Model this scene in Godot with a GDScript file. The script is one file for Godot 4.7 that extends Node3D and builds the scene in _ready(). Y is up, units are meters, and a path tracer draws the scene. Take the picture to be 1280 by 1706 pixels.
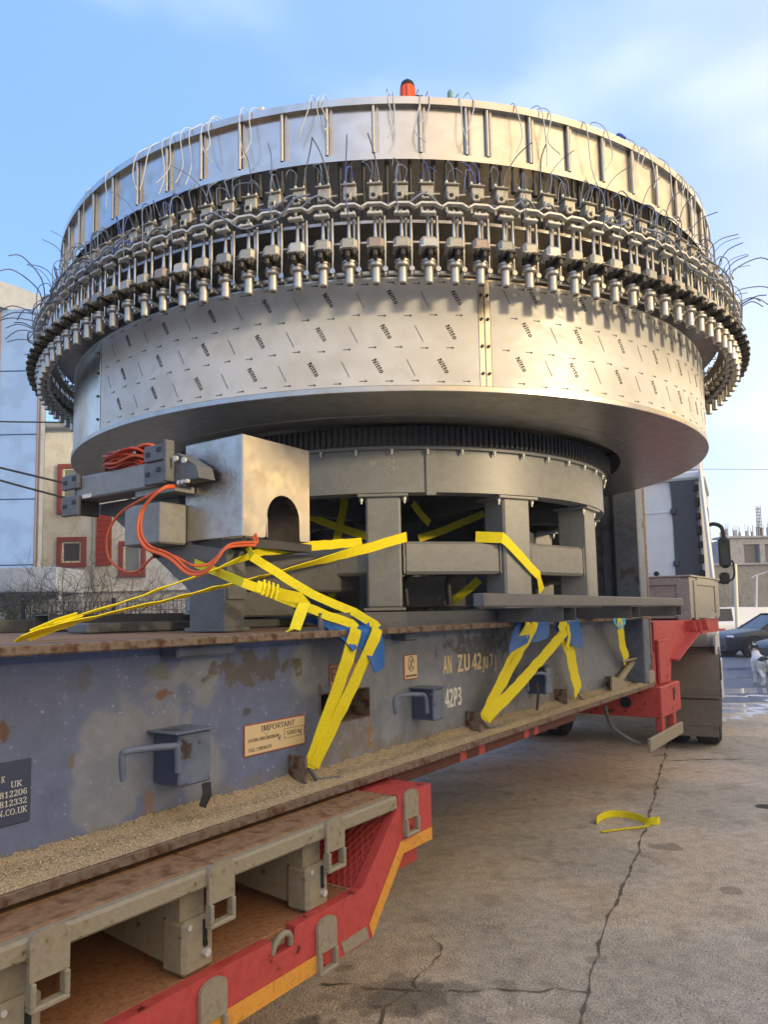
extends Node3D

# ---------------------------------------------------------------- mesh builder
class MB:
	var V := PackedVector3Array()
	var N := PackedVector3Array()
	var T := PackedVector2Array()
	var I := PackedInt32Array()
	var C := PackedColorArray()
	var col := Color(1, 1, 1)
	var xf := Transform3D()
	func put(p: Vector3, n: Vector3, t := Vector2.ZERO) -> int:
		V.push_back(xf * p)
		N.push_back((xf.basis * n).normalized())
		T.push_back(t)
		C.push_back(col)
		return V.size() - 1
	func tri(a: Vector3, b: Vector3, c: Vector3) -> void:      # counter-clockwise from outside
		var n := (b - a).cross(c - a).normalized()
		var i := put(a, n); put(b, n); put(c, n)
		I.append_array(PackedInt32Array([i, i + 2, i + 1]))
	func quad(a: Vector3, b: Vector3, c: Vector3, d: Vector3) -> void:
		var n := (c - a).cross(d - b).normalized()
		var i := put(a, n, Vector2(0, 1)); put(b, n, Vector2(1, 1)); put(c, n, Vector2(1, 0)); put(d, n, Vector2(0, 0))
		I.append_array(PackedInt32Array([i, i + 2, i + 1, i, i + 3, i + 2]))
	func box(c: Vector3, s: Vector3, e := 0.0, b := Basis()) -> void:
		var keep := xf
		xf = xf * Transform3D(b, c)
		var h := s * 0.5
		e = minf(e, minf(h.x, minf(h.y, h.z)) * 0.9)
		for ax in 3:
			for sg in [-1.0, 1.0]:
				var u := (ax + 1) % 3
				var v := (ax + 2) % 3
				var p: Array[Vector3] = []
				for k in [[-1, -1], [1, -1], [1, 1], [-1, 1]]:
					var q := Vector3()
					q[ax] = sg * h[ax]; q[u] = k[0] * (h[u] - e); q[v] = k[1] * (h[v] - e)
					p.append(q)
				if sg > 0: quad(p[0], p[1], p[2], p[3])
				else: quad(p[3], p[2], p[1], p[0])
		if e > 0.0:
			for ax in 3:                                        # edges along ax
				var u := (ax + 1) % 3
				var v := (ax + 2) % 3
				for su in [-1.0, 1.0]:
					for sv in [-1.0, 1.0]:
						var a := Vector3(); var bb := Vector3()
						a[u] = su * h[u]; a[v] = sv * (h[v] - e)
						bb[u] = su * (h[u] - e); bb[v] = sv * h[v]
						var a0 := a; var a1 := a; var b0 := bb; var b1 := bb
						a0[ax] = -(h[ax] - e); a1[ax] = h[ax] - e
						b0[ax] = a0[ax]; b1[ax] = a1[ax]
						if su * sv > 0: quad(a0, b0, b1, a1)
						else: quad(a1, b1, b0, a0)
			for sx in [-1.0, 1.0]:
				for sy in [-1.0, 1.0]:
					for sz in [-1.0, 1.0]:
						var a := Vector3(sx * h.x, sy * (h.y - e), sz * (h.z - e))
						var b2 := Vector3(sx * (h.x - e), sy * h.y, sz * (h.z - e))
						var c2 := Vector3(sx * (h.x - e), sy * (h.y - e), sz * h.z)
						if sx * sy * sz > 0: tri(a, b2, c2)
						else: tri(c2, b2, a)
		xf = keep
	func bar(a: Vector3, b: Vector3, w: float, h: float, up := Vector3.UP, e := 0.0) -> void:   # rectangular bar from a to b
		var x := (b - a).normalized()
		if absf(x.dot(up)) > 0.98: up = Vector3.RIGHT
		var z := x.cross(up).normalized()
		box((a + b) * 0.5, Vector3(a.distance_to(b), h, w), e, Basis(x, z.cross(x).normalized(), z))
	func cyl(a: Vector3, b: Vector3, r0: float, r1 := -1.0, seg := 12, cap := true) -> void:
		if r1 < 0.0: r1 = r0
		var d := (b - a).normalized()
		var s := d.cross(Vector3.UP if absf(d.y) < 0.9 else Vector3.RIGHT).normalized()
		var t := s.cross(d)
		var sl := (r0 - r1) / maxf(a.distance_to(b), 1e-5)
		var f := V.size()
		for i in seg + 1:
			var g := TAU * i / seg
			var o := s * cos(g) - t * sin(g)
			var n := (o + d * sl).normalized()
			put(a + o * r0, n, Vector2(float(i) / seg, 0)); put(b + o * r1, n, Vector2(float(i) / seg, 1))
		for i in seg:
			var k := f + i * 2
			I.append_array(PackedInt32Array([k, k + 1, k + 2, k + 2, k + 1, k + 3]))
		if cap:
			for e in [[a, -d, r0, 1], [b, d, r1, -1]]:
				if e[2] < 1e-4: continue
				var c := put(e[0], e[1])
				for i in seg + 1:
					var g := TAU * i / seg
					put(e[0] + (s * cos(g) - t * sin(g)) * e[2], e[1])
				for i in seg:
					if e[3] > 0: I.append_array(PackedInt32Array([c, c + 1 + i, c + 2 + i]))
					else: I.append_array(PackedInt32Array([c, c + 2 + i, c + 1 + i]))
	func tube(p: Array, r: float, seg := 6, r_end := -1.0) -> void:
		if r_end < 0.0: r_end = r
		var n := p.size()
		var f := V.size()
		var s := Vector3.ZERO
		for i in n:
			var a: Vector3 = p[maxi(i - 1, 0)]
			var b: Vector3 = p[mini(i + 1, n - 1)]
			var d := (b - a).normalized()
			if s == Vector3.ZERO: s = d.cross(Vector3.UP if absf(d.y) < 0.9 else Vector3.RIGHT).normalized()
			s = (s - d * s.dot(d)).normalized()
			var t := s.cross(d)
			var rr := lerpf(r, r_end, float(i) / (n - 1))
			for k in seg + 1:
				var g := TAU * k / seg
				var o := s * cos(g) - t * sin(g)
				put(p[i] + o * rr, o, Vector2(float(k) / seg, i))
		for i in n - 1:
			for k in seg:
				var q := f + i * (seg + 1) + k
				I.append_array(PackedInt32Array([q, q + seg + 1, q + 1, q + 1, q + seg + 1, q + seg + 2]))
		for e in [0, n - 1]:
			var c := put(p[e], (p[0] - p[1]).normalized() if e == 0 else (p[n - 1] - p[n - 2]).normalized())
			var q: int = f + int(e) * (seg + 1)
			for k in seg:
				if e == 0: I.append_array(PackedInt32Array([c, q + k, q + k + 1]))
				else: I.append_array(PackedInt32Array([c, q + k + 1, q + k]))
	func lathe(prof: Array, seg: int, a0 := 0.0, a1 := TAU, ends := false) -> void:   # (r, y) profile, counter-clockwise seen with r to the right and y up
		for j in prof.size() - 1:
			var p: Vector2 = prof[j]
			var q: Vector2 = prof[j + 1]
			var d := (q - p).normalized()
			var f := V.size()
			for i in seg + 1:
				var g := lerpf(a0, a1, float(i) / seg)
				var n := Vector3(sin(g) * d.y, -d.x, cos(g) * d.y)
				put(Vector3(sin(g) * p.x, p.y, cos(g) * p.x), n, Vector2(g * p.x, p.y))
				put(Vector3(sin(g) * q.x, q.y, cos(g) * q.x), n, Vector2(g * q.x, q.y))
			for i in seg:
				var k := f + i * 2
				I.append_array(PackedInt32Array([k, k + 1, k + 2, k + 2, k + 1, k + 3]))
		if ends:
			var poly := PackedVector2Array()
			for j in prof.size() - 1: poly.append(prof[j])
			var tr := Geometry2D.triangulate_polygon(poly)
			for e in [a0, a1]:
				for k in range(0, tr.size(), 3):
					var w: Array[Vector3] = []
					for m in 3: w.append(Vector3(sin(e) * poly[tr[k + m]].x, poly[tr[k + m]].y, cos(e) * poly[tr[k + m]].x))
					var nn := (w[1] - w[0]).cross(w[2] - w[0])
					var want := Vector3(cos(e), 0, -sin(e)) * (1.0 if e == a1 else -1.0)
					if nn.dot(want) > 0: tri(w[0], w[1], w[2])
					else: tri(w[2], w[1], w[0])
	func extrude(poly: PackedVector2Array, t: Transform3D, depth: float) -> void:     # polygon in the xy plane of t, pushed along its +z
		if Geometry2D.is_polygon_clockwise(poly): poly.reverse()
		var keep := xf
		xf = xf * t
		var tr := Geometry2D.triangulate_polygon(poly)
		for k in range(0, tr.size(), 3):
			var a := poly[tr[k]]; var b := poly[tr[k + 1]]; var c := poly[tr[k + 2]]
			if (b - a).cross(c - a) < 0:
				var s := b; b = c; c = s
			tri(Vector3(a.x, a.y, depth), Vector3(b.x, b.y, depth), Vector3(c.x, c.y, depth))
			tri(Vector3(c.x, c.y, 0), Vector3(b.x, b.y, 0), Vector3(a.x, a.y, 0))
		for i in poly.size():
			var a := poly[i]; var b := poly[(i + 1) % poly.size()]
			quad(Vector3(a.x, a.y, 0), Vector3(b.x, b.y, 0), Vector3(b.x, b.y, depth), Vector3(a.x, a.y, depth))
		xf = keep
	func ribbon(p: Array, side, w: float, th := 0.004) -> void:       # flat webbing: side is one width direction or one for each point
		var L: Array = []
		for i in p.size():
			var d: Vector3 = (p[mini(i + 1, p.size() - 1)] - p[maxi(i - 1, 0)]).normalized()
			var s: Vector3 = side[i] if side is Array else side
			s = (s - d * s.dot(d)).normalized()
			var n := s.cross(d).normalized()
			L.append([p[i] + s * w * 0.5 + n * th * 0.5, p[i] - s * w * 0.5 + n * th * 0.5, p[i] - s * w * 0.5 - n * th * 0.5, p[i] + s * w * 0.5 - n * th * 0.5])
		for i in p.size() - 1:
			for k in 4:
				var m := (k + 1) % 4
				quad(L[i][m], L[i][k], L[i + 1][k], L[i + 1][m])
		var z: Array = L[p.size() - 1]
		quad(L[0][0], L[0][1], L[0][2], L[0][3])
		quad(z[3], z[2], z[1], z[0])
	func skin(rows: Array, closed := false) -> void:                     # smooth surface through rows of points
		var n := rows.size()
		var m: int = rows[0].size()
		var f := V.size()
		for i in n:
			for j in m:
				var ja := (j - 1 + m) % m if closed else maxi(j - 1, 0)
				var jb := (j + 1) % m if closed else mini(j + 1, m - 1)
				var du: Vector3 = rows[mini(i + 1, n - 1)][j] - rows[maxi(i - 1, 0)][j]
				var dv: Vector3 = rows[i][jb] - rows[i][ja]
				put(rows[i][j], dv.cross(du), Vector2(float(j) / m, float(i) / n))
		for i in n - 1:
			for j in (m if closed else m - 1):
				var a := f + i * m + j; var b := f + i * m + (j + 1) % m
				I.append_array(PackedInt32Array([a, a + m, b, b, a + m, b + m]))
	func mesh() -> ArrayMesh:
		var a := []
		a.resize(Mesh.ARRAY_MAX)
		a[Mesh.ARRAY_VERTEX] = V; a[Mesh.ARRAY_NORMAL] = N; a[Mesh.ARRAY_TEX_UV] = T; a[Mesh.ARRAY_COLOR] = C; a[Mesh.ARRAY_INDEX] = I
		var r := ArrayMesh.new()
		r.add_surface_from_arrays(Mesh.PRIMITIVE_TRIANGLES, a)
		return r

# ---------------------------------------------------------------- helpers
var M := {}
var used := {}
var off := Vector3.ZERO            # the base of the thing being built, in the coordinates its shapes are written in
const TURN := 0.96639              # the trailer's long axis: 55.37 degrees
var rng := RandomNumberGenerator.new()

func mb() -> MB:
	var m := MB.new()
	m.xf = Transform3D(Basis(), -off)
	return m

func numbered(n: String) -> String:
	if not used.has(n):
		used[n] = 0
		return n
	used[n] += 1
	return "%s_%03d" % [n, used[n]]

func place(u: float, h: float, z: float) -> Vector3:      # trailer coordinates: u along towards the lorry, z out towards the viewer's side
	return Vector3(-1.522 + u * 0.5683 + z * 0.8228, h, -(1.051 + u * 0.8228 - z * 0.5683))

func tag(o: Node, label := "", category := "", group := "", kind := "") -> Node:
	if label: o.set_meta("label", label)
	if category: o.set_meta("category", category)
	if group: o.set_meta("group", group)
	if kind: o.set_meta("kind", kind)
	return o

func thing(n: String, label: String, cat: String, at: Vector3, turn := 0.0, group := "") -> Node3D:   # world placed
	var o := Node3D.new()
	o.name = numbered(n)
	add_child(o)
	o.position = at
	o.rotation.y = turn
	off = Vector3.ZERO
	tag(o, label, cat, group)
	return o

func tthing(n: String, label: String, cat: String, u: float, h: float, z: float, group := "") -> Node3D:  # in trailer coordinates
	var o := thing(n, label, cat, place(u, h, z), TURN, group)
	off = Vector3(u, h, z)
	return o

func obj(n: String, b, m: Material, parent: Node, label := "") -> MeshInstance3D:
	var o := MeshInstance3D.new()
	o.mesh = b.mesh() if b is MB else b
	o.material_override = m
	o.name = numbered(n) if parent == self else n
	parent.add_child(o, true)
	if label: o.set_meta("label", label)
	return o

func struct(n: String, b: MB, m: Material) -> MeshInstance3D:
	return tag(obj(n, b, m, self), "", "", "", "structure")

func bez(p: Array, n := 8) -> Array:                      # smooth curve through points
	var r := []
	for i in p.size() - 1:
		var a: Vector3 = p[maxi(i - 1, 0)]; var b: Vector3 = p[i]; var c: Vector3 = p[i + 1]; var d: Vector3 = p[mini(i + 2, p.size() - 1)]
		for k in n: r.append(b.cubic_interpolate(c, a, d, float(k) / n))
	r.append(p[p.size() - 1])
	return r

func ring_pos(r: float, a: float, y: float) -> Vector3:
	return Vector3(r * sin(a), y, r * cos(a))

func text_mesh(s: String, h: float, depth := 0.002, bold := false, serif := false) -> TextMesh:
	var t := TextMesh.new()
	var f := SystemFont.new()
	f.font_names = PackedStringArray(["Droid Serif" if serif else "Droid Sans"])
	f.font_weight = 700 if bold else 400
	t.font = f
	t.text = s
	t.font_size = 32
	t.pixel_size = h / 23.0
	t.depth = depth
	t.curve_step = 2.0
	return t

func write(s: String, at: Vector3, size: Vector2, m: Material, parent: Node, n := "lettering", bold := false, serif := false) -> MeshInstance3D:   # fits the word into a width and a cap height, facing +z
	var t := text_mesh(s, size.y, 0.002, bold, serif)
	var o := obj(n, t, m, parent)
	var w := t.get_aabb().size.x
	o.position = at - off
	o.scale = Vector3(size.x / maxf(w, 0.001), 1, 1)
	return o

# ---------------------------------------------------------------- textures and materials
func noise(f: float, oct := 4, s := 1, cell := false) -> FastNoiseLite:
	var n := FastNoiseLite.new()
	n.seed = s
	n.frequency = f
	n.fractal_octaves = oct
	n.noise_type = FastNoiseLite.TYPE_CELLULAR if cell else FastNoiseLite.TYPE_SIMPLEX_SMOOTH
	return n

func ramp_tex(px: int, f: float, stops: Array, s := 1, oct := 5) -> ImageTexture:     # fBm through a colour ramp, seamless
	var im := noise(f, oct, s).get_seamless_image(px, px)
	im.convert(Image.FORMAT_L8)
	var d := im.get_data()
	var lut := PackedByteArray()
	var g := Gradient.new()
	var offs := PackedFloat32Array(); var cols := PackedColorArray()
	for st in stops:
		offs.append(st[0]); cols.append(st[1])
	g.offsets = offs; g.colors = cols
	for i in 256:
		var c := g.sample(i / 255.0)
		lut.append(int(clampf(c.r, 0, 1) * 255)); lut.append(int(clampf(c.g, 0, 1) * 255)); lut.append(int(clampf(c.b, 0, 1) * 255))
	var o := PackedByteArray()
	o.resize(d.size() * 3)
	for i in d.size():
		var k := d[i] * 3
		o[i * 3] = lut[k]; o[i * 3 + 1] = lut[k + 1]; o[i * 3 + 2] = lut[k + 2]
	return ImageTexture.create_from_image(Image.create_from_data(px, px, false, Image.FORMAT_RGB8, o))

func bump_tex(px: int, f: float, strength: float, s := 3, oct := 5) -> ImageTexture:
	var im := noise(f, oct, s).get_seamless_image(px, px)
	im.convert(Image.FORMAT_RGBA8)
	im.bump_map_to_normal_map(strength)
	return ImageTexture.create_from_image(im)

func mat(n: String, c: Color, rough := 0.6, metal := 0.0) -> StandardMaterial3D:
	var m := StandardMaterial3D.new()
	m.resource_name = n
	m.albedo_color = c
	m.roughness = rough
	m.metallic = metal
	M[n] = m
	return m

func tri(m: StandardMaterial3D, metres: float, tex: Texture2D = null, bump: Texture2D = null, bs := 1.0, rough: Texture2D = null) -> StandardMaterial3D:
	m.uv1_triplanar = true
	m.uv1_scale = Vector3.ONE / metres
	if tex: m.albedo_texture = tex
	if bump:
		m.normal_enabled = true
		m.normal_texture = bump
		m.normal_scale = bs
	if rough:
		m.roughness_texture = rough
		m.roughness_texture_channel = BaseMaterial3D.TEXTURE_CHANNEL_RED
	return m

func g(v: float) -> Color: return Color(v, v, v)
func rgb(r: int, gg: int, b: int) -> Color: return Color(r / 255.0, gg / 255.0, b / 255.0)

func make_materials() -> void:
	var fine := bump_tex(512, 0.05, 3.0, 11)
	var coarse := bump_tex(512, 0.012, 6.0, 12)
	var grime := ramp_tex(512, 0.012, [[0.15, g(0.90)], [0.5, g(1.0)], [0.85, g(0.95)]], 21)
	var rough_t := ramp_tex(512, 0.014, [[0.2, g(0.75)], [0.5, g(1.0)], [0.8, g(0.85)]], 22)
	M.fine = fine
	# steels
	var steel_t := ramp_tex(512, 0.010, [[0.15, rgb(236, 233, 227)], [0.5, rgb(253, 252, 250)], [0.7, rgb(255, 255, 255)], [0.9, rgb(240, 237, 232)]], 31)
	tri(mat("steel", Color(0.82, 0.81, 0.79), 0.27, 1.0), 1.1, steel_t, bump_tex(512, 0.006, 1.2, 14, 2), 0.25, rough_t)
	tri(mat("steel_dull", Color(0.72, 0.71, 0.70), 0.38, 1.0), 0.7, steel_t, fine, 0.2, rough_t)
	tri(mat("valve_steel", Color(0.74, 0.73, 0.71), 0.42, 0.75), 0.12, grime, fine, 0.25, rough_t)
	tri(mat("cast_steel", Color(0.68, 0.67, 0.63), 0.55, 0.4), 0.1, grime, fine, 0.7, rough_t)
	tri(mat("bracket_steel", Color(0.82, 0.82, 0.80), 0.45, 0.3), 0.2, grime, fine, 0.2)
	tri(mat("film", Color(0.79, 0.795, 0.79), 0.42, 0.1), 1.6, steel_t, bump_tex(512, 0.010, 2.2, 15, 4), 0.9, rough_t)
	tri(mat("rod", Color(0.72, 0.72, 0.71), 0.25, 1.0), 0.3, grime)
	mat("print", Color(0.13, 0.13, 0.14), 0.6)
	mat("worn_print", Color(0.30, 0.30, 0.31), 0.6)
	mat("dark_steel", Color(0.30, 0.30, 0.30), 0.5, 0.5)
	mat("black", Color(0.05, 0.05, 0.05), 0.5)
	tri(mat("bulk_grey", Color(0.53, 0.54, 0.54), 0.42), 0.8, ramp_tex(512, 0.02, [[0.3, g(0.93)], [0.6, g(1.0)], [0.8, rgb(240, 238, 232)]], 41), fine, 0.12)
	tri(mat("skid_grey", Color(0.38, 0.39, 0.40), 0.5), 0.6, grime, fine, 0.3)
	mat("weld", Color(0.66, 0.66, 0.64), 0.5)
	mat("chalk", Color(0.72, 0.73, 0.72), 0.9)
	# flat rack
	tri(mat("rack_blue", rgb(98, 108, 128), 0.6), 1.3, ramp_tex(512, 0.012, [[0.12, rgb(190, 165, 140)], [0.25, rgb(235, 232, 228)], [0.6, g(1.0)], [0.78, rgb(225, 228, 230)]], 51), fine, 0.35)
	tri(mat("rack_rust", rgb(124, 112, 102), 0.8), 0.5, ramp_tex(512, 0.012, [[0.18, rgb(160, 112, 84)], [0.4, rgb(222, 212, 200)], [0.62, rgb(250, 246, 240)], [0.85, rgb(190, 165, 145)]], 52), fine, 0.5)
	tri(mat("deck_wood", rgb(140, 112, 86), 0.85), 0.6, grime, coarse, 0.4)
	tri(mat("sawdust", rgb(182, 170, 146), 0.95), 0.2, ramp_tex(512, 0.06, [[0.2, rgb(165, 152, 132)], [0.45, rgb(230, 222, 208)], [0.75, g(1.0)]], 53), bump_tex(512, 0.07, 6.0, 16), 0.8)
	mat("sticker", rgb(222, 202, 158), 0.55)
	mat("sticker_rim", rgb(172, 92, 68), 0.6)
	mat("ink", rgb(70, 62, 54), 0.7)
	mat("white_paint", rgb(222, 222, 214), 0.6)
	mat("navy_plate", rgb(62, 72, 98), 0.55)
	tri(mat("scuffed_blue", rgb(106, 118, 138), 0.55), 0.35, ramp_tex(256, 0.012, [[0.15, rgb(150, 110, 90)], [0.3, rgb(225, 228, 235)], [0.7, g(1.0)]], 54), fine, 0.3)
	# trailer
	tri(mat("red", rgb(184, 72, 68), 0.6), 0.9, ramp_tex(512, 0.014, [[0.0, rgb(105, 84, 76)], [0.15, rgb(120, 96, 86)], [0.19, rgb(236, 226, 216)], [0.45, g(1.0)], [0.7, rgb(255, 250, 248)], [0.88, rgb(236, 222, 208)], [0.93, rgb(216, 196, 176)]], 61), fine, 0.3)
	tri(mat("tape", rgb(224, 158, 58), 0.45), 0.3, grime, fine, 0.3)
	tri(mat("dusty_grey", rgb(150, 143, 124), 0.7), 0.5, ramp_tex(512, 0.018, [[0.0, rgb(150, 110, 84)], [0.13, rgb(172, 140, 114)], [0.17, rgb(232, 226, 214)], [0.5, g(1.0)], [0.9, rgb(242, 237, 228)]], 62), fine, 0.4)
	tri(mat("plank", rgb(146, 118, 92), 0.85), 0.7, ramp_tex(512, 0.016, [[0.12, rgb(176, 160, 146)], [0.4, rgb(228, 221, 212)], [0.62, g(1.0)], [0.9, rgb(214, 202, 190)]], 63), coarse, 0.7)
	tri(mat("ply", rgb(160, 116, 80), 0.8), 0.4, ramp_tex(512, 0.03, [[0.2, rgb(215, 200, 190)], [0.55, g(1.0)], [0.85, rgb(235, 222, 208)]], 64), coarse, 0.6)
	tri(mat("rusty_red", rgb(98, 54, 44), 0.75), 0.5, grime, fine, 0.5)
	# straps, tarps, hoses
	var weave := ramp_tex(512, 0.03, [[0.15, rgb(236, 232, 215)], [0.4, rgb(250, 248, 242)], [0.65, g(1.0)], [0.9, rgb(244, 240, 228)]], 71, 6)
	tri(mat("webbing", rgb(244, 230, 18), 0.65), 0.3, weave, bump_tex(256, 0.25, 3.0, 17, 1), 0.6)
	M.webbing.backlight_enabled = true
	M.webbing.backlight = Color(0.16, 0.13, 0.01)
	tri(mat("tarp", rgb(22, 98, 178), 0.5), 0.2, grime, coarse, 0.5)
	tri(mat("hose_orange", rgb(196, 90, 44), 0.5), 0.1, grime)
	tri(mat("hose_red", rgb(168, 56, 34), 0.5), 0.1, grime)
	mat("hose_grey", Color(0.42, 0.47, 0.56), 0.4)
	mat("hose_blue", rgb(70, 92, 170), 0.35)
	mat("hose_clear", Color(0.74, 0.77, 0.80), 0.3)
	M.hose_clear.backlight_enabled = true
	M.hose_clear.backlight = Color(0.3, 0.3, 0.3)
	mat("wrap_film", Color(0.85, 0.86, 0.88), 0.15, 0.5)
	mat("orange_plastic", rgb(226, 92, 44), 0.45)
	mat("green_plastic", rgb(110, 150, 138), 0.4)
	# vehicles
	tri(mat("cab_white", rgb(214, 218, 220), 0.35), 1.5, ramp_tex(256, 0.02, [[0.2, g(0.97)], [0.6, g(1.0)]], 81))
	mat("cab_dark", rgb(66, 70, 78), 0.5)
	tri(mat("mud_taupe", rgb(112, 104, 94), 0.8), 0.5, grime, fine, 0.4)
	tri(mat("rubber", rgb(44, 43, 42), 0.85), 0.2, grime, fine, 0.6)
	mat("alloy", Color(0.75, 0.75, 0.76), 0.3, 0.9)
	mat("car_dark", rgb(40, 46, 56), 0.35)
	mat("car_black", rgb(26, 29, 36), 0.35)
	mat("car_white", rgb(222, 224, 224), 0.3)
	mat("car_cream", rgb(205, 203, 190), 0.3)
	mat("car_silver", rgb(170, 172, 176), 0.35, 0.5)
	for k in ["car_dark", "car_black", "car_white", "car_cream", "car_silver"]:
		M[k].clearcoat_enabled = true
		M[k].clearcoat = 0.3
	mat("glass_dark", rgb(30, 36, 44), 0.08)
	mat("lamp_glass", rgb(210, 214, 218), 0.12, 0.3)
	# buildings
	tri(mat("panel_blue", rgb(132, 168, 222), 0.4), 2.0, ramp_tex(256, 0.012, [[0.3, g(0.94)], [0.6, g(1.0)]], 91))
	tri(mat("fascia", rgb(148, 160, 178), 0.5), 2.0, grime)
	tri(mat("cream", rgb(206, 213, 222), 0.85), 2.5, ramp_tex(512, 0.012, [[0.15, rgb(240, 236, 229)], [0.55, g(1.0)]], 92), fine, 0.3)
	mat("maroon", rgb(134, 62, 66), 0.6)
	mat("red_clad", rgb(150, 44, 38), 0.7)
	tri(mat("raw_concrete", rgb(142, 145, 152), 0.9), 3.0, ramp_tex(512, 0.012, [[0.15, rgb(220, 214, 206)], [0.5, g(1.0)], [0.85, rgb(235, 230, 223)]], 93), coarse, 0.4)
	tri(mat("bank", rgb(118, 118, 116), 0.95), 4.0, grime, coarse, 0.8)
	mat("pane", rgb(120, 136, 146), 0.1)
	mat("pane_dark", rgb(58, 64, 78), 0.15)
	mat("frame_white", rgb(216, 216, 212), 0.5)
	mat("mullion", rgb(110, 112, 116), 0.4, 0.5)
	mat("cable", rgb(28, 28, 30), 0.6)
	mat("twig", rgb(74, 64, 58), 0.9)
	mat("leaf", rgb(62, 78, 46), 0.7)
	M.leaf.backlight_enabled = true
	M.leaf.backlight = Color(0.08, 0.12, 0.03)
	mat("fur", Color(1, 1, 1), 0.85)
	M.fur.vertex_color_use_as_albedo = true
	mat("pole_white", rgb(222, 220, 196), 0.6)
	mat("lamp_grey", rgb(176, 180, 182), 0.5, 0.4)

# ---------------------------------------------------------------- sky
const SUN := Vector3(0.809, 0.156, 0.566)      # towards the low sun, to the right and a little behind the viewer

func sky_image() -> Image:
	var w := 1024; var h := 512
	var na := noise(1.6, 5, 5); var nb := noise(0.9, 4, 6)
	var d := PackedFloat32Array()
	d.resize(w * h * 3)
	var sun := SUN.normalized()
	for j in h:
		var el := PI * (0.5 - (j + 0.5) / h)
		var y := sin(el); var c := cos(el)
		for i in w:
			var az := TAU * (i + 0.5) / w
			var v := Vector3(c * sin(az), y, -c * cos(az))
			var up := maxf(y, 0.0)
			var t := pow(1.0 - up, 3.0)
			var col := Vector3(0.12, 0.27, 0.66).lerp(Vector3(0.33, 0.57, 0.78), t)
			col = col.lerp(Vector3(0.68, 0.76, 0.80), pow(1.0 - up, 8.5) * 0.95)
			if y > -0.02:
				var q := Vector3(v.x * 1.2, v.y * 3.0, v.z * 1.2)
				var n := na.get_noise_3dv(q) * 0.6 + nb.get_noise_3dv(q * 0.7 + Vector3(3, 1, 7)) * 0.7
				var cl := smoothstep(-0.06, 0.62, n) * 0.55
				col = col.lerp(Vector3(0.66, 0.72, 0.78), cl)
			var k := clampf(v.dot(sun), -1, 1)
			var ang := acos(k)
			var daz := wrapf(az - 1.95, -PI, PI)
			var dele := el - 0.12
			col = col.lerp(Vector3(0.92, 0.92, 0.90), 0.8 * exp(-pow(ang / 1.3, 2.0)))
			col = col.lerp(Vector3(1.48, 0.99, 0.40), exp(-pow(daz / 1.15, 4.0) - pow(dele / 0.68, 2.0)))
			if y < 0.0: col = col.lerp(Vector3(0.32, 0.31, 0.29), smoothstep(0.0, -0.05, y))
			var o := (j * w + i) * 3
			d[o] = col.x; d[o + 1] = col.y; d[o + 2] = col.z
	return Image.create_from_data(w, h, false, Image.FORMAT_RGBF, d.to_byte_array())

func _ready() -> void:
	# camera, sky, sun, exposure
	var cam := Camera3D.new()
	cam.name = "camera"
	cam.projection = Camera3D.PROJECTION_FRUSTUM
	cam.near = 0.1
	cam.far = 800.0
	cam.size = 0.1 * 1706.0 / 1228.0
	cam.frustum_offset = Vector2(0, 0.1 * 52.0 / 1228.0)
	add_child(cam)
	cam.position = Vector3(0, 1.65, 0)
	cam.basis = Basis(Vector3.RIGHT, deg_to_rad(5.49)) * Basis(Vector3.BACK, deg_to_rad(-1.12))
	cam.current = true
	var env := Environment.new()
	env.background_mode = Environment.BG_SKY
	env.sky = Sky.new()
	var pan := PanoramaSkyMaterial.new()
	pan.panorama = ImageTexture.create_from_image(sky_image())
	env.sky.sky_material = pan
	env.background_energy_multiplier = 1.0
	env.tonemap_mode = Environment.TONE_MAPPER_LINEAR
	env.tonemap_exposure = 1.85
	env.fog_enabled = true
	env.fog_density = 0.002
	env.fog_light_color = Color(0.86, 0.90, 0.95)
	env.sdfgi_enabled = true
	env.ssao_enabled = true
	env.ssil_enabled = true
	var we := WorldEnvironment.new()
	we.name = "world_environment"
	we.environment = env
	add_child(we)
	var sun := DirectionalLight3D.new()
	sun.name = "sun"
	sun.light_energy = 0.62
	sun.light_color = Color(1.0, 0.89, 0.71)
	sun.light_angular_distance = 4.0
	sun.shadow_enabled = true
	add_child(sun)
	sun.basis = Basis.looking_at(-SUN.normalized())
	rng.seed = 4711
	make_materials()
	build_ground()
	build_far_left()
	build_far_right()
	build_rack()
	build_trailer()
	build_truck()
	build_skid()
	build_machine()
	build_cables()
	build_straps()
	build_cars()
	build_dog()

# ---------------------------------------------------------------- ground
func ribbon_crack(pts: Array, w: float, y: float, m: MB, wander := 0.022) -> void:
	var L := []
	for i in pts.size() - 1:
		var n := int(maxf(2, (pts[i + 1] - pts[i]).length() / 0.03))
		for k in n: L.append(pts[i].lerp(pts[i + 1], float(k) / n))
	var prev := []
	var nz := noise(1.2, 3, 9)
	for i in L.size():
		var p: Vector3 = L[i]
		var d: Vector3 = (L[mini(i + 1, L.size() - 1)] - L[maxi(i - 1, 0)]).normalized()
		var s := Vector3(-d.z, 0, d.x)
		p += s * nz.get_noise_2d(p.x * 2.0, p.z * 2.0) * wander
		var ww := w * maxf(0.3, 0.55 + 1.9 * nz.get_noise_2d(p.x * 4.0 + 7.0, p.z * 4.0) + rng.randf_range(-0.2, 0.5))
		var a := p + s * ww; var b := p - s * ww
		a.y = y; b.y = y
		if prev and ww > w * 0.12: m.quad(prev[1], prev[0], a, b)
		prev = [a, b]

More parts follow.
